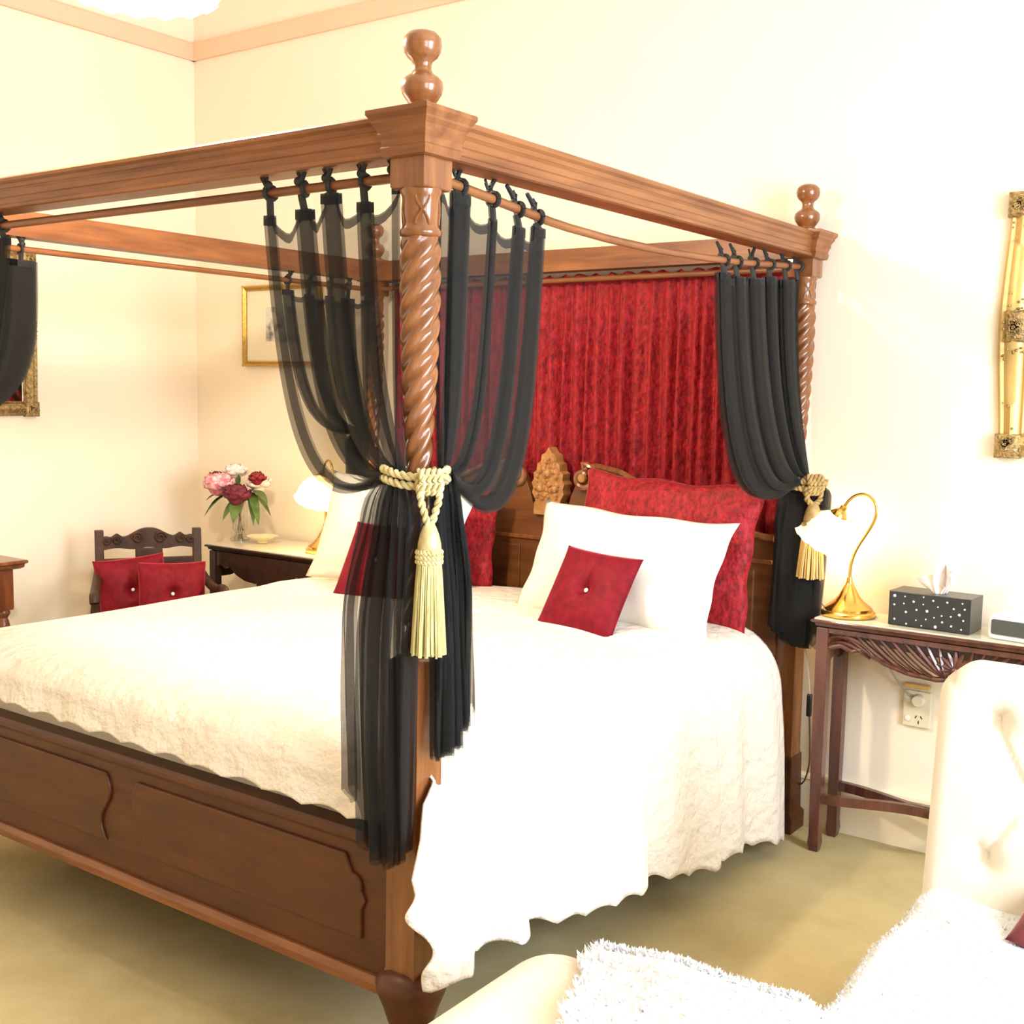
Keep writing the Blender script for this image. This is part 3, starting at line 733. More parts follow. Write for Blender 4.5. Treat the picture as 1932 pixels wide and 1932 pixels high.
def apron_fret(a0, a1, zt, low):
    """Pierced carving: an outline rail with leaf scrolls sweeping towards a central flower."""
    mb = MB(); Lx = a1-a0; xm = (a0+a1)/2; zT = zt-.036
    mb.box(a0, a1, 0, .020, zt-.046, zt-.030)
    mb.tube([(a0+Lx*i/60, .010, low(i/60)+.008) for i in range(61)], .0095, 8)
    def ribbon(pts, w):
        P = [Vector((p[0], 0, p[1])) for p in pts]; rings = []
        for i, p in enumerate(P):
            tt = (P[min(i+1, len(P)-1)]-P[max(i-1, 0)]).normalized(); nx = Vector((tt.z, 0, -tt.x)); ww = w*(1-.6*abs(2*i/(len(P)-1)-1)**2)
            rings.append([p+nx*ww+Vector((0, .020, 0)), p+nx*ww+Vector((0, .004, 0)), p+Vector((0, -.001, 0)), p-nx*ww+Vector((0, .004, 0)), p-nx*ww+Vector((0, .020, 0))])
        mb.loft(rings)
    for s in (-1, 1):
        for k in range(9):
            u = .06+k*.047
            xs_ = xm-s*Lx*(.5-u); xe = xm-s*Lx*(.5-min(u+.17, .47)); ze = low(min(u+.17, .47))+.012
            pts = [bez(((xs_, zT, 0), (lerp(xs_, xe, .1), zT-.02, 0), (lerp(xs_, xe, .55), ze+.022, 0), (xe, ze, 0)), q)[:2] for q in np.linspace(0, 1, 9)]
            ribbon(pts, .0062)
        pts = [bez(((xm-s*Lx*.5, zT-.028, 0), (xm-s*Lx*.42, zT-.005, 0), (xm-s*Lx*.34, zT-.03, 0), (xm-s*Lx*.30, zT-.085, 0)), q)[:2] for q in np.linspace(0, 1, 10)]
        ribbon(pts, .007)
        pts = [bez(((xm-s*Lx*.5, zT-.052, 0), (xm-s*Lx*.44, zT-.02, 0), (xm-s*Lx*.38, zT-.05, 0), (xm-s*Lx*.33, zT-.080, 0)), q)[:2] for q in np.linspace(0, 1, 10)]
        ribbon(pts, .006)
    for k in range(7):
        a = PI*(k+.5)/7
        ribbon([(xm+math.cos(a)*r, zT-.075+math.sin(a)*r*1.1) for r in np.linspace(.006, .055, 6)], .008)
    for k in range(6):
        a = -PI*(k+.5)/6
        ribbon([(xm+math.cos(a)*r*1.2, zT-.075+math.sin(a)*r*.75) for r in np.linspace(.006, .05, 6)], .007)
    mb.sphere((xm, .004, zT-.075), .012, 10)
    return mb
console('side_table', 'dark mahogany side table with pierced carved apron beside the swan-neck lamp and clock', .158, 1.06, 1.875, 2.095, .807, MAHOG)
console('side_table', 'dark side table holding the vase of flowers in the left corner', -2.775, -2.075, 1.745, 2.085, .802, DARK, holes=False)

# ------------------------------------------------------------------ table lamps
def swan_lamp(label):
    t = thing('table_lamp', label, 'lamp', (0, 0, 0), 'brass swan-neck table lamps')
    MB().lathe([(.088, 0), (.090, .004), (.090, .014), (.084, .018), (.078, .020), (.078, .028), (.068, .036), (.050, .050), (.036, .066), (.026, .085), (.019, .098), (.013, .108), (.010, .118), (.009, .13)], n=40,
               mod=lambda a, z: 1+(.02*math.cos(16*a) if .018 < z < .09 else 0)).build('base', BRASS, t)
    neck = [bez(((0, 0, .12), (-.005, 0, .22), (.035, 0, .25), (.068, 0, .315)), q) for q in np.linspace(0, 1, 12)]
    neck += [bez(((.068, 0, .315), (.10, 0, .375), (.06, 0, .425), (.018, 0, .412)), q) for q in np.linspace(0, 1, 14)[1:]]
    neck += [bez(((.018, 0, .412), (-.005, 0, .405), (-.018, 0, .39), (-.030, 0, .368)), q) for q in np.linspace(0, 1, 8)[1:]]
    MB().tube(neck, .0052, 10).build('neck', BRASS, t)
    ax = Vector((-.52, 0, -.85)).normalized(); Mx = Matrix.Translation((-.030, 0, .368)) @ Vector((0, 0, -1)).rotation_difference(ax).to_matrix().to_4x4()
    MB().lathe([(.007, .004), (.012, 0), (.012, -.012), (.022, -.020), (.030, -.032), (.031, -.040), (.026, -.042)], n=24).xf(Mx).build('shade_holder', BRASS, t)
    MB().tube([(.030, 0, -.030), (.052, 0, -.028)], .002, 6).xf(Mx).build('switch', BRASS, t)
    shade = MB(); n = 48
    prof = [(.027, -.034), (.040, -.042), (.062, -.060), (.078, -.085), (.085, -.110), (.086, -.130), (.089, -.142), (.096, -.152)]
    rings = [[(r*(1+(.05*math.cos(12*2*PI*j/n))*max(0, (-z-.10)/.05))*math.cos(2*PI*j/n), r*(1+(.05*math.cos(12*2*PI*j/n))*max(0, (-z-.10)/.05))*math.sin(2*PI*j/n), z+.004*math.cos(12*2*PI*j/n)*max(0, (-z-.10)/.05)) for j in range(n)] for r, z in prof]
    shade.loft(rings, cap=False).xf(Mx).build('glass_shade', SHADE, t)['label'] = 'lit frosted bell-shaped glass shade'
    MB().sphere((0, 0, -.085), .026, 12, (1, 1, 1.25)).xf(Mx).build('bulb', BULB, t)
    c = Mx @ Vector((0, 0, -.118))
    point('lamp_light', c, 7.5, (1.0, .70, .30), .03, t)
    return t
lamp = swan_lamp('lit brass swan-neck lamp on the right side table before the black tassel drape')
lampL = copy_tree(lamp)
lamp.location = (.228, 1.975, .811)
lampL.location = (-2.165, 1.90, .806); lampL.rotation_euler = (0, 0, math.radians(112))
lampL['label'] = 'lit brass lamp with white glass shade on the table with the flowers'
# flex of the right lamp
fx = [(.150, 1.99, .815), (.125, 1.975, .845), (.095, 1.96, .845), (.075, 1.95, .80), (.085, 1.96, .70), (.098, 1.97, .60), (.108, 1.97, .515)]
def smooth_pts(p, k=8):
    P = np.array(p, float); out = []
    for i in range(len(P)-1):
        a, b, c, d = P[max(i-1, 0)], P[i], P[i+1], P[min(i+2, len(P)-1)]
        for t in np.linspace(0, 1, k, endpoint=False):
            out.append(tuple(.5*((2*b)+(-a+c)*t+(2*a-5*b+4*c-d)*t*t+(-a+3*b-3*c+d)*t**3)))
    out.append(tuple(P[-1])); return out
lc = thing('lamp_cord', 'thin lamp flex with inline switch hanging left of the right side table', 'cord', (.108, 1.97, .44))
MB().tube(smooth_pts(fx), .0032, 6).build('flex', CORDW, lc)
MB().tube(smooth_pts([(.110, 1.97, .445), (.116, 1.97, .36), (.112, 1.985, .27), (.080, 2.03, .19), (.040, 2.08, .15)]), .0032, 6).build('flex', CORDBR, lc)
box(.099, .117, 1.962, 1.979, .44, .52).build('inline_switch', BLACKPL, lc, bevel=.005)

# ------------------------------------------------------------------ tissue box, clock, socket
tb = thing('tissue_box', 'black tissue box dotted with pearl studs on the right side table', 'tissue box', (.515, 1.97, .811))
ta = math.radians(-2.5)
TB = Matrix.Translation((.515, 1.972, .811)) @ Matrix.Rotation(ta, 4, 'Z')
box(-.130, .130, -.062, .062, 0, .112).xf(TB).build('box', BOXBLK, tb, smooth=False, bevel=.002)
dots = [(.07, .86, 3), (.20, .87, 1.5), (.43, .91, 1.5), (.31, .75, 2.4), (.55, .84, 2), (.72, .84, 2), (.90, .86, 1.6), (.07, .60, 2), (.19, .66, 1.7), (.43, .70, 1.5), (.61, .68, 1.6), (.80, .68, 2), (.93, .70, 1.9),
        (.22, .42, 2.3), (.35, .52, 2), (.48, .52, 2.8), (.66, .44, 1.7), (.87, .53, 2.7), (.77, .45, 1.8), (.08, .18, 2.1), (.35, .22, 1.5), (.47, .28, 1.6), (.57, .36, 1.5), (.67, .26, 2.1), (.92, .38, 1.9),
        (.23, .08, 1.8), (.42, .08, 1.5), (.59, .10, 3), (.78, .18, 2.1), (.90, .12, 1.7)]
for u, v, r in dots: MB().sphere((-.130+.26*u, -.062, .112*v), .0016*r, 8, (1, .4, 1)).xf(TB).build('pearl_stud', STUD, tb)
ts = MB()
for k in range(4):
    P = []; ca = .7*k+.2
    for i in range(10):
        t = i/9; row = []
        for j in range(9):
            u = j/8-.5; wv = .088*(.45+.8*t)
            row.append((.02+(-.03, .02, .035, -.005)[k]*t+u*wv*math.cos(ca)+.006*math.sin(9*u+5*t+k), .006*k-.01+u*wv*math.sin(ca)+.012*math.sin(7*u+3*k), .108+t*(.062, .142, .085, .115)[k]*(1-.5*abs(u))))
        P.append(row)
    ts.grid(P)
ts.xf(TB).build('tissues', TISSUE, tb, angle=180)
ck = thing('clock_radio', 'white clock radio with dark display right of the tissue box', 'clock', (.79, 1.91, .811))
CK = Matrix.Translation((.795, 1.925, .811)) @ Matrix.Rotation(math.radians(-8), 4, 'Z')
def rrect(w, h, r, n=6):
    pts = []
    for cx_, cz_, a0 in ((w/2-r, r, -PI/2), (w/2-r, h-r, 0), (-w/2+r, h-r, PI/2), (-w/2+r, r, PI)):
        for i in range(n+1): a = a0+PI/2*i/n; pts.append((cx_+r*math.cos(a), cz_+r*math.sin(a)))
    return pts
MB().prism(rrect(.19, .078, .016), 'y', -.035, .045).xf(CK).build('case', WHITEPL, ck, bevel=.004, angle=40)
MB().prism([(a, b+.016) for a, b in rrect(.165, .046, .006)], 'y', -.0405, -.034).xf(CK).build('display', SCREEN, ck, smooth=False)
so = thing('power_socket', 'ivory double power socket on the wall under the right side table', 'socket', (.432, YW-.01, .43))
box(.386, .480, YW-.016, YW-.001, .430, .555).build('plate', SOCKETPL, so, smooth=False, bevel=.004)
MB().lathe([(.021, 0), (.022, -.016), (.018, -.024)], n=20).xf(place((.440, YW-.014, .525), PI/2) @ Matrix.Rotation(PI, 4, 'X')).build('plug', SOCKETPL, so)
for zz in (.525, .458): MB().lathe([(.0095, 0), (.0095, .004), (.006, .005)], n=14).xf(place((.405, YW-.016, zz), PI/2)).build('switch', WHITEPL, so)
pins = MB()
for (dx, dz, an) in ((-.008, .006, .5), (.010, .006, -.5), (.001, -.012, 0)):
    pins.join(box(-.0014, .0014, -.001, .001, -.0055, .0055).xf(place((.440+dx, YW-.0165, .460+dz), 0, an, 0)))
pins.build('pin_slots', BLACKPL, so, smooth=False)
box(.392, .474, YW-.030, YW-.001, .566, .581).build('adaptor', GILTPALE, so, smooth=False, bevel=.003)['label'] = 'brown strip above the socket'
tag(MB().tube(smooth_pts([(.33, 2.06, .664), (.345, 2.09, .62), (.37, 2.105, .575), (.40, 2.106, .545), (.428, 2.104, .530)]), .0032, 6).build('socket_cord', CORDW, loc=(.33, 2.06, .66)), 'short flex running from under the right table to the power socket', 'cord')

# ------------------------------------------------------------------ ornate mirror at the right edge
def gilt_frame(name, label, cat, to_w, w, h, fwid, loc, pale=True, group=None):
    """to_w(u, v, d): along the wall, height, out from the wall"""
    t = thing(name, label, cat, loc, group)
    n = 40
    def side(a):   # wavy outer edge
        return .010*math.cos(a*2*PI*1.0)*(1 if pale else .2)
    outer = []; inner = []
    for i in range(n): q = i/n; outer.append((-w/2+side(q)-.006, -h/2+h*q)); inner.append((-w/2+fwid, -h/2+fwid+(h-2*fwid)*q))
    for i in range(n): q = i/n; outer.append((-w/2+w*q, h/2-side(q)*.6)); inner.append((-w/2+fwid+(w-2*fwid)*q, h/2-fwid))
    for i in range(n): q = i/n; outer.append((w/2-side(q)+.006, h/2-h*q)); inner.append((w/2-fwid, h/2-fwid-(h-2*fwid)*q))
    for i in range(n): q = i/n; outer.append((w/2-w*q, -h/2+side(q)*.6)); inner.append((w/2-fwid-(w-2*fwid)*q, -h/2+fwid))
    def ring(k, d): return [to_w(lerp(o[0], i_[0], k), lerp(o[1], i_[1], k), d) for o, i_ in zip(outer, inner)]
    mb = MB(); R = [ring(0, .002), ring(0, .016), ring(.10, .022), ring(.22, .018), ring(.5, .034), ring(.78, .028), ring(.86, .018), ring(.95, .022), ring(1, .016), ring(1, .004)]
    mb.loft(R, cap=False)
    mb.build('frame', GILTPALE if pale else GILT, t, angle=50)
    rg = np.random.default_rng(5)
    spots = [(sx*(w/2-fwid*.45), sz*(h/2-fwid*.45)) for sx in (-1, 1) for sz in (-1, 1)]
    mids = [(-w/2+fwid*.5, 0), (w/2-fwid*.5, 0), (0, h/2-fwid*.5), (0, -h/2+fwid*.5)]
    for k, (a, b) in enumerate(spots+mids):
        mb = MB(); corner = k < 4; sz_ = fwid*(1.0 if corner else .8)
        hs = .50*sz_; vs_ = hs if corner else (hs*1.6 if abs(a) > abs(b) else hs); us_ = hs if corner or abs(a) > abs(b) else hs*1.6
        mb.loft([[to_w(a+us_*q*e0, b+vs_*q*e1, d_) for e0, e1 in ((-1, -1), (1, -1), (1, 1), (-1, 1))] for q, d_ in ((1, .004), (1, .030), (.8, .040))])
        for i in range(34):
            da = rg.uniform(-1, 1); db = rg.uniform(-1, 1)
            if corner:
                if rg.random() < .5: da *= 1.3; db *= .55
                else: da *= .55; db *= 1.3
                ca_ = a+da*sz_*.5; cb_ = b+db*sz_*.5
                ca_ -= np.sign(a)*max(0, abs(da)-.6)*sz_*.7; cb_ -= np.sign(b)*max(0, abs(db)-.6)*sz_*1.6
            else:
                vert = abs(a) > abs(b); ca_ = a+da*sz_*(.6 if vert else 1.5); cb_ = b+db*sz_*(1.7 if vert else .6)
            ca_ = min(max(ca_, -w/2-.004), w/2+.004); cb_ = min(max(cb_, -h/2-.004), h/2+.004)
            c = to_w(ca_, cb_, .034); mb.sphere(c, rg.uniform(.003, .0055)*fwid/.075, 6)
        for i in range(5):
            ra = .013*fwid/.075; c0 = (a+rg.uniform(-.25, .25)*sz_, b+rg.uniform(-.25, .25)*sz_)
            mb.tube([to_w(c0[0]+ra*(1-q*.6)*math.cos(q*9), c0[1]+ra*(1-q*.6)*math.sin(q*9), .042) for q in np.linspace(0, 1, 12)], .0036, 5)
        mb.build('carved_ornament', GILT, t, angle=180)
    ih = fwid
    mb = MB().add([to_w(a, b, .010) for a, b in ((-w/2+ih-.004, -h/2+ih-.004), (w/2-ih+.004, -h/2+ih-.004), (w/2-ih+.004, h/2-ih+.004), (-w/2+ih-.004, h/2-ih+.004))]+
                  [to_w(a, b, .004) for a, b in ((-w/2+ih-.004, -h/2+ih-.004), (w/2-ih+.004, -h/2+ih-.004), (w/2-ih+.004, h/2-ih+.004), (-w/2+ih-.004, h/2-ih+.004))],
                  [(0, 1, 2, 3), (7, 6, 5, 4), (0, 4, 5, 1), (1, 5, 6, 2), (2, 6, 7, 3), (3, 7, 4, 0)])
    mb.build('mirror_glass', MIRROR, t, smooth=False)
    return t
gilt_frame('wall_mirror', 'tall ornate gilt wall mirror cut off by the right edge', 'mirror', lambda u, v, d: (.945+u, YW-d, 1.778+v), .61, .828, .078, (.955, YW, 1.364), True, 'gilt wall mirrors')
gilt_frame('wall_mirror', 'gilt framed wall mirror half hidden by the left sheer curtain', 'mirror', lambda u, v, d: (XL+d, .90+u, 1.762+v), .61, .735, .065, (XL, .90, 1.40), False, 'gilt wall mirrors')

# ------------------------------------------------------------------ framed picture on the head wall
pf = thing('framed_picture', 'gold framed picture with wide cream mount left of the near sheer curtain', 'picture', (-2.665, YW, 1.65))
px0, px1, pz0, pz1 = -2.945, -2.405, 1.645, 2.035
def frame_ring(x0, x1, z0, z1, wd, y0, y1):
    mb = MB(); R = []
    for k, y in ((0, y1), (0, y0), (.3, y0-.004), (.6, y0+.003), (.8, y0-.001), (1, y0+.004), (1, y1)):
        a = wd*k; R.append([(x0+a, y, z0+a), (x1-a, y, z0+a), (x1-a, y, z1-a), (x0+a, y, z1-a)])
    return mb.loft(R, cap=False)
frame_ring(px0, px1, pz0, pz1, .024, YW-.022, YW-.002).build('frame', GILTLINE, pf, smooth=False)
bd = MB()
for i in range(60):
    for zz in (pz0+.003, pz1-.003): bd.sphere((lerp(px0, px1, i/59), YW-.023, zz), .0045, 5)
for i in range(44):
    for xx in (px0+.003, px1-.003): bd.sphere((xx, YW-.023, lerp(pz0, pz1, i/43)), .0045, 5)
bd.build('beading', GILTLINE, pf)
box(px0+.02, px1-.02, YW-.012, YW-.003, pz0+.02, pz1-.02).build('mount', MAT_PAPER, pf, smooth=False)
PRINT = pm('faded_print', (.16, .15, .15), (.66, .62, .58), rough=.8, vscale=14, vlo=.40, vhi=.56)
box(-2.785, -2.585, YW-.0135, YW-.0115, 1.765, 1.930).build('print', PRINT, pf, smooth=False)['label'] = 'small grey print of figures'

# ------------------------------------------------------------------ vase, flowers and dish on the left table
va = thing('glass_vase', 'clear cut-glass vase full of flowers on the left side table', 'vase', (-2.765, 1.925, .806))
vp = [(.045, 0), (.047, .006), (.040, .016), (.026, .030), (.024, .038), (.034, .05), (.036, .06), (.034, .08), (.037, .12), (.046, .16), (.056, .185), (.060, .195)]
MB().lathe(vp, (-2.765, 1.925, .806), 32, cap=False, mod=lambda a, z: 1+(.04*math.cos(14*a) if z > .04 else 0)).build('bowl', CRYSTAL, va)
MB().lathe([(.048, 0), (.048, .006), (.030, .020), (.022, .034), (.002, .036)], (-2.765, 1.925, .806), 32).build('base', CRYSTAL, va)
def bloom(c, r, kind, seed):
    rg = np.random.default_rng(seed); mb = MB(); c = Vector(c)
    npet = {'peony': 46, 'rose': 26, 'small': 16}[kind]
    for i in range(npet):
        f = i/npet; th = i*2.399; el = lerp(1.45, -.35, f); d = Vector((math.cos(th)*math.cos(el), math.sin(th)*math.cos(el), math.sin(el)))
        sidev = d.cross(Vector((0, 0, 1))); sidev = sidev.normalized() if sidev.length > .01 else Vector((1, 0, 0)); upv = sidev.cross(d)
        R = r*lerp(.55, 1.0, f)*rg.uniform(.85, 1.08); wd = r*lerp(.30, .52, f); P = []
        for a in range(5):
            t = a/4; row = []
            for b in range(5):
                u = b/4*2-1; w = wd*math.sin(PI*(.15+.75*t))*1.0
                bend = .35*R*(t**2)*rg.uniform(.6, 1.1)
                row.append(c+d*(R*(.15+.85*math.sin(t*PI/2)) - abs(u)**2*R*.22)+sidev*u*w+upv*(R*(.65*t-.25)+.06*R*math.sin(6*u+i)) - d*bend*.4)
            P.append(row)
        mb.grid(P)
    mb.sphere(c, r*.5, 8)
    return mb
def leaf(base, dirv, ln, wd, droop=.5):
    base = Vector(base); d = Vector(dirv).normalized(); s = d.cross(Vector((0, 0, 1))).normalized(); P = []
    for i in range(8):
        t = i/7; c = base+d*ln*t+Vector((0, 0, -droop*ln*t*t)); w = wd*math.sin(PI*min(.98, t*.93+.05))**.8
        P.append([c-s*w+Vector((0, 0, w*.3)), c, c+s*w+Vector((0, 0, w*.3))])
    return MB().grid(P)
VC = Vector((-2.765, 1.925, .84))
def flower(label, pos, r, kind, mat, leaves, seed):
    t = thing('cut_flower', label, 'flower', tuple(VC), 'flowers in the glass vase')
    bloom(pos, r, kind, seed).build('petals', mat, t, angle=180)
    p = Vector(pos); rimp = Vector((lerp(VC.x, p.x, .22), lerp(VC.y, p.y, .22), .99))
    bot = Vector((VC.x-(p.x-VC.x)*.12, VC.y-(p.y-VC.y)*.12, .852))
    MB().tube(smooth_pts([bot, rimp, p-Vector((0, 0, r*.4))]), .0035, 6).build('stem', STEM, t)
    for (lx, ly, lz, ln, wd, dp) in leaves:
        leaf(rimp.lerp(p, .45), (lx, ly, lz+.15), ln*.72, wd*1.05, dp).build('leaf', LEAF, t, angle=180)
flower('large pink peony at the left front of the bouquet', (-2.845, 1.86, 1.065), .098, 'peony', PINK, [(-1, -.3, .1, .17, .018, .5), (-.8, -.5, -.2, .16, .018, .9), (-.5, -.8, -.5, .15, .028, .5)], 1)
flower('burgundy peony in the middle of the bouquet', (-2.715, 1.86, 1.025), .088, 'peony', MAROON, [(.6, -.8, -.4, .15, .028, .7), (-.1, -1, -.6, .13, .025, .6)], 2)
flower('deep red rose at the right of the bouquet', (-2.650, 1.93, 1.105), .058, 'rose', DEEPRED, [(1, -.1, .1, .20, .026, .55), (.9, -.4, -.3, .19, .022, .9), (.8, -.5, -.6, .17, .016, .8)], 3)
flower('pale ivory bloom behind the red rose', (-2.685, 1.97, 1.075), .078, 'peony', IVORYF, [(.8, .2, -.2, .16, .022, .8)], 4)
flower('pale pink bloom topping the bouquet', (-2.835, 1.96, 1.125), .070, 'peony', IVORYF, [(.5, -.3, .9, .12, .012, .05)], 5)
flower('small dark red bud at the far left of the bouquet', (-2.905, 1.90, 1.105), .046, 'small', MAROON, [(-.9, .1, .2, .14, .016, .6)], 6)
tag(MB().lathe([(.022, 0), (.026, .004), (.024, .010), (.040, .016), (.062, .026), (.074, .033), (.076, .035), (.070, .034), (.045, .024), (.01, .016)], (-2.60, 1.92, .806), 28,
               mod=lambda a, z: 1+(.03*math.cos(10*a) if z > .02 else 0)).build('trinket_dish', PORCELAIN, loc=(-2.60, 1.92, .806)), 'shallow cream footed dish between the vase and the lamp', 'dish')

# ------------------------------------------------------------------ carved armchair in the corner
ch = thing('carved_armchair', 'dark carved wooden armchair with scrolled crest in the left corner', 'chair', (0, 0, 0))
CW = .215
def cbuild(mb, name, mat=CHAIRW, **k): return mb.build(name, mat, ch, **k)
for s in (-1, 1):
    MB().loft([[(s*CW+a*.019, b*.019+y, z) for a, b in ((-1, -1), (1, -1), (1, 1), (-1, 1))] for y, z in ((.03, 0), (0, .40), (.03, .87), (.031, .885))]).build('back_post', CHAIRW, ch, smooth=False, bevel=.003)
    MB().lathe([(.016, 0), (.022, .03), (.016, .06), (.024, .16), (.016, .20), (.024, .28), (.024, .38), (.016, .42), (.023, .47), (.015, .53), (.021, .58), (.018, .62), (.018, .64)], (s*(CW+.045), -.42, 0), 16).build('front_post', CHAIRW, ch)
    MB().tube(smooth_pts([(s*(CW+.005), .01, .70), (s*(CW+.02), -.10, .665), (s*(CW+.04), -.28, .645), (s*(CW+.047), -.40, .665), (s*(CW+.05), -.455, .665), (s*(CW+.05), -.47, .64)]), .021, 10).build('armrest', CHAIRW, ch)
    MB().tube([(s*CW, .01, .16), (s*(CW+.045), -.42, .16)], .013, 8).build('stretcher', CHAIRW, ch)
crest_pts = []
cr_ = MB()
uu = np.linspace(-1, 1, 61)
def cz(u):
    a = abs(u); return .845+.048*math.exp(-(a/.42)**2.5)+.022*math.exp(-((a-.70)/.10)**2)+.012*math.exp(-((a-.93)/.10)**2)
cr_.prism([(u*(CW-.015), .80+.004*math.cos(u*9)) for u in uu]+[(u*(CW-.015), cz(u)) for u in uu[::-1]], 'y', .010, .036)
for s in (-1, 1):
    for (u0, z0, rr) in ((.25, .848, .026), (.70, .840, .020), (.92, .835, .016)):
        cr_.tube([(s*(u0*(CW-.015))+s*rr*(1-q*.7)*math.cos(q*10), .006, z0+rr*(1-q*.7)*math.sin(q*10)) for q in np.linspace(0, 1, 22)], .006, 6)
cbuild(cr_, 'crest_rail', angle=40)
cbuild(box(-CW, CW, .008, .030, .72, .755), 'back_rail', smooth=False, bevel=.003)
cbuild(box(-CW, CW, .0, .026, .47, .50), 'back_rail', smooth=False, bevel=.003)
cbuild(box(-.06, .06, .008, .024, .50, .80), 'back_splat', smooth=False, bevel=.004)
cbuild(MB().prism([(-CW-.02, .02), (CW+.02, .02), (CW+.06, -.44), (-CW-.06, -.44)], 'z', .385, .43), 'seat_frame', smooth=False, bevel=.004)
cbuild(MB().prism([(-CW+.0, 0), (CW, 0), (CW+.03, -.42), (-CW-.03, -.42)], 'z', .43, .47), 'seat_pad', PLUM, bevel=.015)
ca = math.atan2(.36, .22)    # along the back
ch.rotation_euler = (0, 0, ca); ch.location = (-2.865, 1.475, 0)
CHM = Matrix.Translation((-2.865, 1.475, 0)) @ Matrix.Rotation(ca, 4, 'Z')
def chair_cushion(label, lx, ly, size, lean, roll, seed):
    p = CHM @ Vector((lx, ly, .472))
    put_pillow('cushion', VELVET if False else SATIN, label, 'cushion', tuple(p), size, size*.98, .12, lean, rz=ca, roll=roll, button=True, seed=seed, ear=.05, group='red scatter cushions')
chair_cushion('red velvet cushion at the back left of the carved armchair', -.065, -.085, .31, .20, -.10, 21)
chair_cushion('red velvet cushion in front on the carved armchair, right', .075, -.225, .30, .25, .02, 22)

# ------------------------------------------------------------------ dressing table at the left edge
dk = thing('dressing_table', 'brown wooden dressing table with turned leg at the left edge', 'table', (-3.1, .3, 0))
MB().loft([[(XL+.04, .93+a, z), (XL+.04, -.55-a, z), (-2.99+a, -.55-a, z), (-2.99+a, .93+a, z)] for a, z in ((-.012, .755), (.0, .762), (.002, .775), (.012, .780), (.012, .790), (.008, .793))]).build('table_top', DESKW, dk, smooth=False)
box(XL+.06, -3.03, -.52, .885, .60, .757).build('drawer_case', DESKW, dk, smooth=False, bevel=.003)
for yy in (.08, -.30, .46):
    dw = box(-3.034, -3.020, yy-.17, yy+.17, .615, .742).build('drawer', DESKW, dk, smooth=False, bevel=.004)
    MB().sphere((-3.012, yy, .68), .014, 10).build('knob', BRASS, dw)
for (xx, yy) in ((-3.045, .86), (-3.045, -.49), (XL+.085, .86), (XL+.085, -.49)):
    mb = MB().sq([(.030, .58), (.032, .59), (.032, .757)], (xx, yy, 0))
    mb.lathe([(.014, 0), (.020, .02), (.026, .06), (.020, .10), (.016, .12), (.022, .20), (.028, .40), (.030, .50), (.024, .53), (.018, .545), (.028, .56), (.030, .57), (.022, .585)], (xx, yy, 0), 20)
    mb.build('leg', DESKW, dk, angle=40)
lampD = copy_tree(lamp); lampD.location = (-3.15, .35, .795); lampD.rotation_euler = (0, 0, math.radians(200))
lampD['label'] = 'lit brass lamp on the dressing table, just outside the left edge'
for l_ in (lampD,):
    for c_ in l_.children:
        if c_.type == 'LIGHT': c_.data = c_.data.copy(); c_.data.energy = 6

# ------------------------------------------------------------------ glass pendant at the top
pd = thing('pendant_light', 'fluted frosted glass ceiling pendant at the top left', 'ceiling light', (-.90, 0, ZC))
rings = []
n = 96
for r, z, k in ((.035, 2.66, 0), (.07, 2.655, .1), (.11, 2.63, .3), (.138, 2.59, .6), (.152, 2.55, .8), (.166, 2.515, 1), (.184, 2.492, 1)):
    rings.append([(-.90+r*(1+.045*k*math.cos(16*2*PI*j/n))*math.cos(2*PI*j/n), r*(1+.045*k*math.cos(16*2*PI*j/n))*math.sin(2*PI*j/n), z+.007*k*math.cos(16*2*PI*j/n)) for j in range(n)])
MB().loft(rings, cap=False).build('glass_shade', PSHADE, pd)
MB().lathe([(.02, 2.64), (.045, 2.655), (.045, 2.68), (.012, 2.70)], (-.90, 0, 0), 20).build('holder', BRASS, pd)
MB().tube([(-.90, 0, 2.69), (-.90, 0, ZC-.02)], .006, 8).build('rod', BRASS, pd)
MB().lathe([(.06, ZC-.03), (.06, ZC-.002)], (-.90, 0, 0), 24).build('ceiling_rose', CEIL, pd)
MB().sphere((-.90, 0, 2.585), .035, 12).build('bulb', BULB, pd)
point('pendant_bulb', (-.90, 0, 2.53), 100, (1.0, .85, .65), .09)

# ================================================================== TUFTED CHAIR, FOOTSTOOL AND FLUFFY THROW (foreground right)
tc = thing('tufted_chair', 'cream button-tufted chair with tall back at the right edge', 'chair', (1.35, .40, 0))
bx0, bx1, bz0, bz1 = .860, 1.80, .30, .950
NX, NZ = 120, 96
buttons = []
for r_, zz in enumerate((.548, .698, .846)):
    for k in range(6):
        buttons.append((.990+k*.16+(.08 if r_ % 2 == 1 else 0), zz))
def outline_clip(x, z):
    return x, z
def back_front(x, z):
    lean = .13*(z-.45)
    ex = min(x-bx0, bx1-x); ez = bz1-z
    rnd = .038
    q = 0
    if ex < rnd: q = max(q, 1-ex/rnd)
    if ez < rnd: q = math.hypot(q, max(0, 1-ez/rnd))
    q = min(1, q); y = .730+lean+.034*(1-math.sqrt(max(0, 1-q*q)))
    for bx_, bz_ in buttons:
        d2 = (x-bx_)**2+(z-bz_)**2
        if d2 < .02: y += .030*math.exp(-d2/.0008)
    # creases run diagonally from button to button
    a = (x-.990)/.16; b = (z-.548)/.30
    for cr2 in ((a+b), (a-b)):
        f = abs(((cr2+.5) % 1)-.5)*.14
        if .53 < z < .87 and x > .975: y += .008*math.exp(-(f/.006)**2)
    return y
P = []
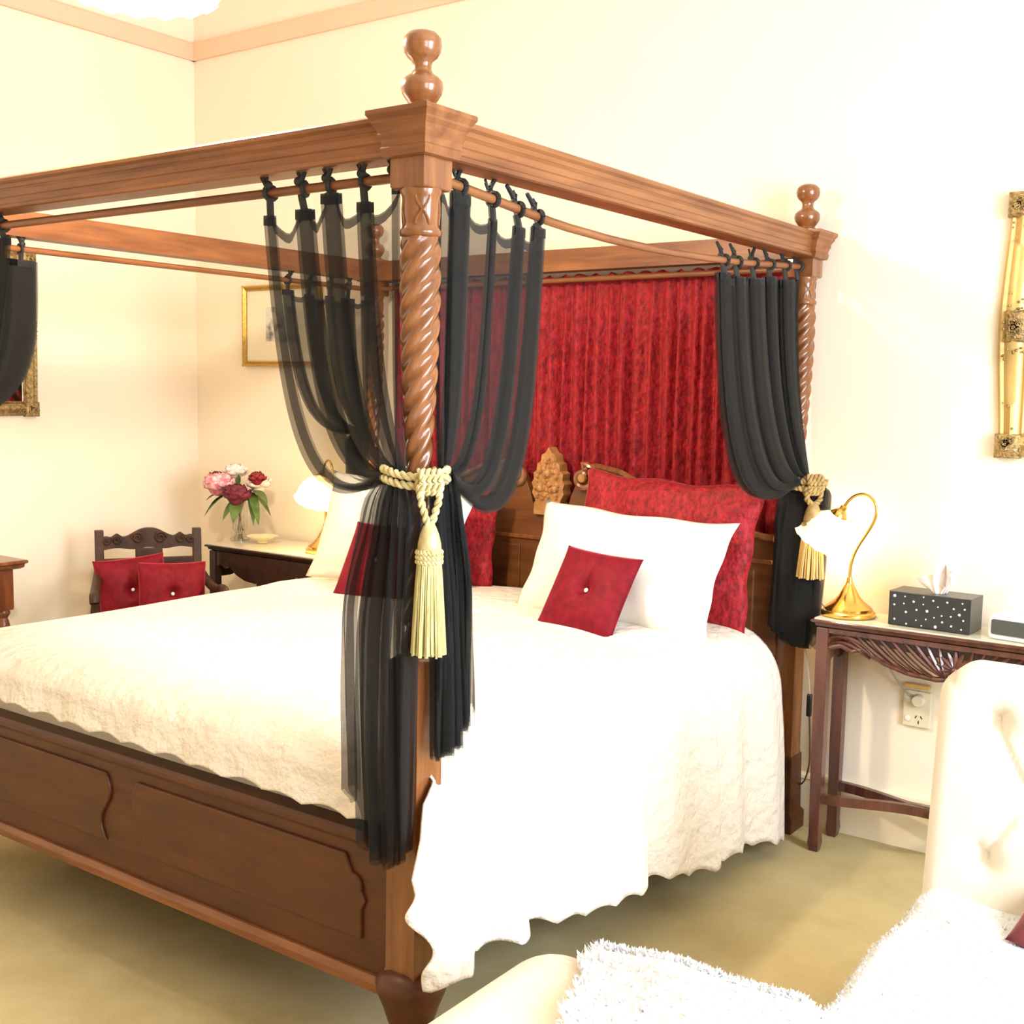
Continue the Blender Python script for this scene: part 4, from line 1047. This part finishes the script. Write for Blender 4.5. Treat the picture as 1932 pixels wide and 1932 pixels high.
for i in range(NZ+1):
    z = lerp(bz0, bz1, i/NZ); row = []
    for j in range(NX+1):
        x = lerp(bx0, bx1, j/NX); xx, zz = x, z
        # rounded upper corners
        rc = .07
        for cxn, sg in ((bx0+rc, -1), (bx1-rc, 1)):
            dx, dz = (x-cxn)*sg, z-(bz1-rc)
            if dx > 0 and dz > 0:
                m = max(dx, dz); h = math.hypot(dx, dz)
                if h > 1e-6: xx = cxn+sg*dx*m/h; zz = bz1-rc+dz*m/h
        row.append((xx, back_front(x, z), zz))
    P.append(row)
bm_ = MB().grid(P)
# outer back
P2 = [[(p[0], .86+.13*(p[2]-.45), p[2]) for p in row] for row in P]
bm_.grid(P2)
edge = [P[i][0] for i in range(NZ+1)]+[P[NZ][j] for j in range(1, NX+1)]+[P[i][NX] for i in range(NZ-1, -1, -1)]
edge2 = [P2[i][0] for i in range(NZ+1)]+[P2[NZ][j] for j in range(1, NX+1)]+[P2[i][NX] for i in range(NZ-1, -1, -1)]
bm_.grid([edge, edge2])
bk = bm_.build('tufted_back', UPHOL, tc, weld=.0005, angle=60)
for bx_, bz_ in buttons: MB().sphere((bx_, back_front(bx_, bz_)-.004, bz_), .011, 10, (1, .5, 1)).build('button', UPHOL, bk)
box(.858, 1.80, .06, .80, .20, .425).build('seat', UPHOL, tc, bevel=.03, seg=4)
for (xx, yy) in ((.93, .13), (1.75, .13), (.93, .80), (1.75, .80)):
    MB().lathe([(.016, 0), (.020, .02), (.028, .20)], (xx, yy, 0), 14).build('leg', DARK, tc)
fs = thing('footstool', 'rounded cream footstool under the fluffy throw at the bottom', 'footstool', (.95, -.33, 0))
def rbox_mesh(x0, x1, y0, y1, z0, z1, r, n=6):
    mb = MB(); mb.box(x0, x1, y0, y1, z0, z1); return mb
rbox_mesh(.300, 1.62, -.78, .035, .12, .476, .1).build('cushion_top', UPHOL, fs, bevel=.13, seg=10, angle=180)
for (xx, yy) in ((.50, -.62), (1.45, -.62), (.50, -.10), (1.45, -.10)):
    MB().lathe([(.018, 0), (.022, .02), (.030, .14)], (xx, yy, 0), 14).build('leg', DARK, fs)
# the throw: lies on the seat, dips into the gap and covers the stool
def throw_z(x, y):
    seat = .452; stool = .497
    z = lerp(stool, seat, sm(-.02, .12, y))
    z -= .022*math.exp(-((y-.055)/.035)**2)
    z += .007*math.sin(11*x+5*y)+.006*math.sin(7*x-13*y+1)+.005*math.sin(23*x+17*y)
    return z
def throw_pt(a, b):
    """a, b are flat cloth coordinates"""
    y = b
    xe = .862 if y > .06 else lerp(.862, .47+.16*sm(0, -.45, y)+.012*math.sin(y*30), sm(.06, -.0, y)*1.0)
    x = xe+a*(1.78-xe); z = throw_z(x, y)
    if y > .06: z -= .03*max(0, 1-(x-.862)/.03)
    else:
        over = max(0, .43-x); z -= over*over*3
    if y < -.68: z -= 2.2*(y+.68)**2
    return (x, y, z)
nb, na = 90, 80
Y_ = np.concatenate([np.linspace(-.80, -.02, 60), np.linspace(-.012, .11, 34), np.linspace(.12, .745, 40)])
TP = [[throw_pt((i/na)**1.15, y) for i in range(na+1)] for y in Y_]
# far edge of the stool part rolls over the stool's back edge
thr = MB().grid(TP)
# back lip over the stool edge, left of the chair
lip = []
for i in range(8):
    t = i/7; row = []
    for x in np.linspace(.455, .885, 30):
        z0 = throw_z(x, .0)+.006*math.sin(x*35)
        row.append((x, .0+.055*math.sin(t*PI/2), z0-.10*(1-math.cos(t*PI/2))))
    lip.append(row)
thr.grid(lip)
th = thing('fluffy_throw', 'white fluffy throw draped over the footstool and the tufted chair seat', 'throw', (1.2, .1, .49))
thr.build('cloth', FURBASE, th, angle=180, solid=.006)
tuft = MB(); vs = []; fs_ = []
pts_all = []
rg = np.random.default_rng(11)
k = 0
while k < 15000:
    a = rg.random()**1.4; b = rg.uniform(-.78, .72)
    p = throw_pt(a, b)
    if rg.random() < .25:
        x = rg.uniform(.455, .885); t = rg.random(); z0 = throw_z(x, 0)
        p = (x, .055*math.sin(t*PI/2), z0-.10*(1-math.cos(t*PI/2))); nrm = Vector((0, math.sin(t*PI/2), math.cos(t*PI/2)))
    else: nrm = Vector((-.35 if a < .03 else 0, 0, 1))
    near = sm(.3, -.3, p[1])
    ln = rg.uniform(.007, .013)*(1+1.1*near); d = (nrm*1.0+Vector(rg.normal(0, .55, 3))).normalized()
    s = d.cross(Vector(rg.normal(0, 1, 3))).normalized()*.0022*(1+.5*near)
    p = Vector(p); o = len(vs)
    vs += [p-s, p+s, p+d*ln*.6+s*.8+Vector(rg.normal(0, .002, 3)), p+d*ln]
    fs_ += [(o, o+1, o+2), (o, o+2, o+3)]
    k += 1
tuft.add(vs, fs_)
pile = tuft.build('pile', FUR, th, smooth=False); pile['kind'] = 'stuff'
# burgundy cushion lying on the throw at the very edge
put_pillow('cushion', PLUM, 'plum cushion lying on the white throw at the right edge', 'cushion', (1.26, .53, .478), .34, .34, .14, 1.5, seed=31, ear=.04, group='red scatter cushions')
